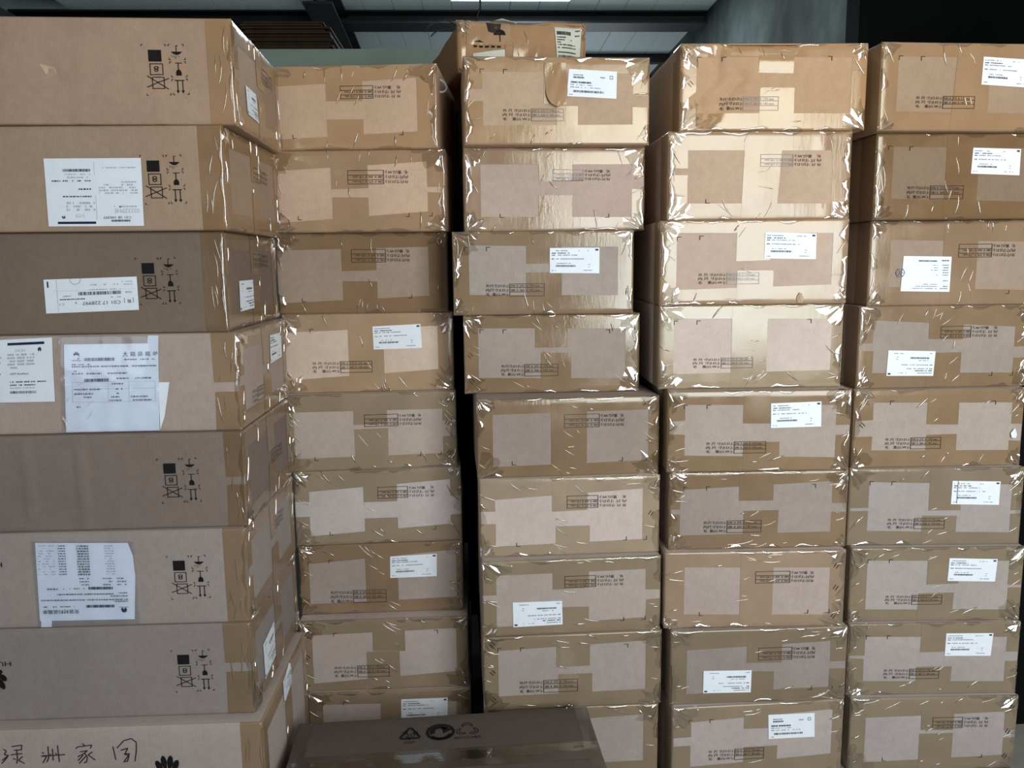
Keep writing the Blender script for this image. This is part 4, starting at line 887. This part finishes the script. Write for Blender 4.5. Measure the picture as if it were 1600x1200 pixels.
        lay(o,'heading_print',n,P,NAVY,True); lay(o,'fine_print',k,P,GREY,True); lay(o,'table_lines',g_,P,FAINT,True)
        paper(face,((.2243,.0141),(.2429,.0136),(.2413,.0012),(.2227,.0012)),e,'paper_tab',d=.0016)
        V,F=face.quad(((.2215,.158),(.394,.154),(.394,.004),(.2195,.004)),.003,.01,lambda u,v:.0007*math.sin(u*120+v*70)*math.sin(v*80)); link('document_pouch',mesh('document_pouch',V,F),FILM2,e,True)
    if i in (5,6,4):
        cy={6:.074,5:.083,4:.091}[i]; cx=.1335 if i!=4 else .136
        pr=Pr(); pr.V=[];fan_logo(pr,cx,cy+.021,.066,.044,True)
        V=[face.pt(a,b_,.0009) for a,b_ in pr.V]; link('fan_emblem',mesh('fan_emblem',V,pr.F),INK,e)
        pr=Pr(); VV,FF,_=text2d('HUAWEI'); pr.add([(cx+.034-v[0]*.068,cy+.0385-v[1]*.0125) for v in VV],FF)
        V=[face.pt(a,b_,.0009) for a,b_ in pr.V]; link('brand_lettering',mesh('brand_lettering',V,pr.F),INK,e)
    if i==7:
        pr=Pr(); fan_logo(pr,.4165,.236,.066,.046)
        V=[face.pt(a,b_,.0009) for a,b_ in pr.V]; link('fan_emblem',mesh('fan_emblem',V,pr.F),INK,e)
        pr=Pr(); VV,FF,_=text2d('HUAWEI'); pr.add([(.383+v[0]*.068,.219+v[1]*.0125) for v in VV],FF)
        V=[face.pt(a,b_,.0009) for a,b_ in pr.V]; link('brand_lettering',mesh('brand_lettering',V,pr.F),INK,e)
        # felt-pen handwriting, strokes in px of the close view (x3.333 from 0,900)
        ST=HAND
        pr=Pr()
        for s_ in ST:
            q=[(.1328+(a/3.3333)*.001088,.3152-.00105*((900+b_/3.3333)-1160)-(a/3.3333)*.00003) for a,b_ in s_]
            for a,b_ in zip(q[:-1],q[1:]): pr.line(a,b_,.0019)
        V=[face.pt(a,b_,.0009) for a,b_ in pr.V]; link('pen_lettering',mesh('pen_lettering',V,pr.F),PEN,e)['kind']='stuff'

# ---------------------------------------------------------------- low carton lying in front, seen from above
TINT[0]=(1,1,1); ft_z=-.91; fh=ft_z-FLOOR
e=empty('cardboard_box',(-.0635,1.180,FLOOR),.047,'dim plain carton lying in front with recycling symbols on its top','carton')
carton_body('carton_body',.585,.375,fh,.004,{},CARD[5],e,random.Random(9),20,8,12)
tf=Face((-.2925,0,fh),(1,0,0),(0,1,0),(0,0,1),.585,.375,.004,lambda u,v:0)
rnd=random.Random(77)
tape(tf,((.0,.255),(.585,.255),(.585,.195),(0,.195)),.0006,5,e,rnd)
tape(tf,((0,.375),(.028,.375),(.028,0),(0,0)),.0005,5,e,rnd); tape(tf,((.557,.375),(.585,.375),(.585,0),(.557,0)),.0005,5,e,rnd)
V,F=tf.quad(((.0,.238),(.585,.25),(.585,.222),(0,.21)),.0009,.015,lambda u,v:.0005*math.sin(u*90)*math.sin(v*300)); link('clear_tape',mesh('clear_tape',V,F),FILM,e,True)
def ring(pr,cx,cy,r,t,a0,a1,n=14):
    for k in range(n):
        a=a0+(a1-a0)*k/n;b_=a0+(a1-a0)*(k+1)/n
        pr.poly([(cx+(r-t)*math.cos(a),cy+(r-t)*math.sin(a)),(cx+(r-t)*math.cos(b_),cy+(r-t)*math.sin(b_)),(cx+r*math.cos(b_),cy+r*math.sin(b_)),(cx+r*math.cos(a),cy+r*math.sin(a))])
def on_top(name,pr):
    V=[tf.pt(a,b_,.0009) for a,b_ in pr.V]; m_=mesh(name,V,pr.F); link(name,m_,INK,e)
TY=.312
pr=Pr(); cx=.224
tri=[(cx+.024*math.cos(math.radians(a)),TY-.003+.026*math.sin(math.radians(a))) for a in (90,210,330)]
for k in range(3):
    a,b_=tri[k],tri[(k+1)%3]; L_=lambda t:(a[0]+(b_[0]-a[0])*t,a[1]+(b_[1]-a[1])*t)
    pr.line(L_(.06),L_(.40),.005); pr.line(L_(.5),L_(.95),.005)
    d=(b_[0]-a[0],b_[1]-a[1]); l=math.hypot(*d); d=(d[0]/l,d[1]/l); m_=L_(.52); pr.poly([(m_[0]-d[1]*.006,m_[1]+d[0]*.006),(m_[0]-d[0]*.009,m_[1]-d[1]*.009),(m_[0]+d[1]*.006,m_[1]-d[0]*.006)])
pr.text('20',cx-.010,cx+.010,TY-.012,.018); pr.text('PAP',cx-.010,cx+.010,TY-.033,.010)
on_top('paper_code_symbol',pr)
pr=Pr(); cx=.283; ring(pr,cx,TY,.0285,.006,0,2*PI,28); ring(pr,cx,TY+.001,.021,.010,math.radians(40),math.radians(205),12)
pr.poly([(cx+.002,TY+.017),(cx+.024,TY+.008),(cx+.006,TY-.006)]); ring(pr,cx,TY-.002,.0235,.007,math.radians(215),math.radians(345),10)
on_top('green_dot_symbol',pr)
pr=Pr(); cx=.336
for k in range(3):
    for q,(al,t) in enumerate(((90,.0018),(210,.0018),(330,.0018))):
        pass
    th=math.radians(90+120*k); px,py=cx+.013*math.cos(th),TY+.004+.013*math.sin(th)
    ring(pr,px,py,.011,.0018,th-1.9,th+1.9,10)
    ring(pr,px,py,.0055,.0016,th-1.6,th+1.6,8)
    pr.line((px+.011*math.cos(th-1.9),py+.011*math.sin(th-1.9)),(px+.0055*math.cos(th-1.6),py+.0055*math.sin(th-1.6)),.0018)
    pr.line((px+.011*math.cos(th+1.9),py+.011*math.sin(th+1.9)),(px+.0055*math.cos(th+1.6),py+.0055*math.sin(th+1.6)),.0018)
pr.text('RECYCLABLE',cx-.026,cx+.026,TY-.027,.010); on_top('recyclable_symbol',pr)

# ---------------------------------------------------------------- crumpled carton on top of the middle stack
rnd=random.Random(5)
e=empty('crumpled_box',(.112,1.905,BOX[3,0][0][5]+.0125),.22,'crumpled brown carton with tape and a yellowed label, lying atop the middle stack','carton')
w_,h_,D_=.30,.112,.46
bb=bulge_fn(w_,h_,rnd,.006,[(.03,.03,.09,.1,-.006,.015),(.17,.02,.20,.1,-.005,.012),(.27,.1,.28,.02,-.008,.015)])
ob=carton_body('carton_body',w_,D_,h_,.01,{'front':bb},CARD[0],e,rnd,30,12,10)
ob.color=(.82,.74,.6,1)
for v in ob.data.vertices:
    k_=noise_mod.noise(v.co*14)*.006; v.co.z+=k_*max(0,v.co.z/h_)+ (.026*(v.co.x/w_))*max(0,v.co.z/h_)
fc=Face((-w_/2,0,0),(1,0,0),(0,0,1),(0,-1,0),w_,h_,.01,bb)
tape(fc,((.02,.110),(.12,.112),(.12,.062),(.02,.060)),.0012,0,e,rnd,.008); tape(fc,((.125,.07),(.19,.07),(.19,.004),(.125,.004)),.0012,0,e,rnd,.008); tape(fc,((.0,.112),(.018,.112),(.018,.01),(0,.01)),.0012,0,e,rnd,.008)
V,F=fc.quad(((.222,.108),(.287,.110),(.283,.03),(.226,.03)),.0030,.012); o=link('shipping_label',mesh('shipping_label',V,F),PAPER2,e,True)
a,g_=Pr(),Pr()
a.bars(rnd,.06,.62,.78,.88); a.words(rnd,.06,.4,.70,.03,1);a.words(rnd,.06,.35,.63,.03,1);a.words(rnd,.6,.7,.63,.03,1);a.words(rnd,.06,.2,.56,.03,1);a.words(rnd,.06,.8,.49,.035,.9);a.words(rnd,.06,.15,.41,.03,1);a.words(rnd,.22,.97,.41,.03,1);a.words(rnd,.06,.9,.28,.035,1);a.bars(rnd,.06,.92,.12,.22);a.words(rnd,.1,.3,.05,.03,1);a.words(rnd,.78,.94,.9,.03,1);a.words(rnd,.78,.94,.76,.04,1)
V,F=fc.lay(a,((.222,.108),(.287,.110),(.283,.03),(.226,.03)),.0036); link('barcode_print',mesh('barcode_print',V,F),INK,o)
V,F=fc.quad(((.035,.042),(.105,.052),(.106,.02),(.035,.02)),.0030,.012); link('paper_slip',mesh('paper_slip',V,F),PAPER2,e,True)
pr=Pr(); pr.poly([(.083,.083)]+[(.095+.013*math.cos(a_),.083+.013*math.sin(a_)) for a_ in [PI*(1-k/8) for k in range(9)]]); pr.rect(.094,.068,.096,.083); pr.poly([(.036,.066),(.06,.066),(.05,.070)])
for q in range(5): pr.rect(.036+q*.013,.055,.044+q*.013,.059)
V=[fc.pt(a_,b_,.0026) for a_,b_ in pr.V]; link('handling_print',mesh('handling_print',V,pr.F),INK,e)
V,F=fc.quad(((.065,.108),(.1,.108),(.095,.085),(.07,.09)),.0026,.01); link('ink_smudge',mesh('ink_smudge',V,F),simple('smudge_ink',(52,46,42),.7,.2,var=.5,scale=60),e,True)
sp=[(rnd.uniform(.01,.29),rnd.uniform(.02,.1),math.radians(rnd.uniform(60,120)),rnd.uniform(.02,.05),.003) for _ in range(8)]
V,Fc=wrinkle_mesh(fc,sp,rnd); link('tape_creases',mesh('tape_creases',V,Fc),TAPEC[0],e,True)['kind']='stuff'
V,Fc=corner_film(fc,0,h_,.04,rnd); V2,F2=corner_film(fc,w_,h_,.03,rnd); V,Fc=joined([(V,Fc),(V2,F2)]); link('crumpled_film',mesh('crumpled_film',V,Fc),FILM,e)
V=[];Fc=[]
for q in range(9):
    a_=2*PI*q/8
    V.append((-.04+.03*math.cos(a_)*(1+.2*rnd.random()),.03+.02*math.sin(a_),h_+.004+rnd.uniform(0,.006)))
V.append((-.04,.03,h_+.016)); Fc=[(q,(q+1)%9,9) for q in range(9)]
link('torn_flap',mesh('torn_flap',V,Fc),PAPER2,e)

# ---------------------------------------------------------------- flattened cartons on the green partition, loose wires
M_flat=simple('dusty_brown_card',(58,46,36),.9,.1,var=.25,scale=20)
zz=.795
for k in range(11):
    rn=random.Random(300+k); x0=-.845+rn.uniform(-.012,.012); x1=-.525+rn.uniform(-.02,.012)+(-.012 if k>6 else 0)
    o=link('flattened_carton',boxmesh('flattened_carton',x0,3.0+rn.uniform(-.01,.01)+.205,zz+.0004,x1,3.55,zz+.0082,.0012),M_flat); zz+=.009
    o['label']='flattened brown carton in the dim pile on the pale green partition'; o['category']='flattened carton'; o['group']='pile of flattened cartons'
def wire(pts,label,r=.0022):
    P=[Vector(p) for p in pts]; out=[]
    for i in range(len(P)-1):
        p0,p1,p2,p3=P[max(i-1,0)],P[i],P[i+1],P[min(i+2,len(P)-1)]
        for s in range(6):
            t_=s/6; out.append(.5*((2*p1)+(p2-p0)*t_+(2*p0-5*p1+4*p2-p3)*t_*t_+(3*p1-p0-3*p2+p3)*t_**3))
    out.append(P[-1]); o=link('hanging_wire',tube('hanging_wire',out,r,5),M_beam,None,True); o['label']=label; o['category']='wire'; return o
def up(x,y,Y):
    d=R_*(x-800)/(CAM[0]*1000)+U_*(600-y)/(CAM[0]*1000)+F_; return d*Y/d.y
wire(WIRE1,'thin black wire arching up from behind the crumpled carton')
wire(WIRE2,'thin black wire sagging lower, below the arching one')
wire(WIRE3,'thin black cord hanging straight down from the roof beam')
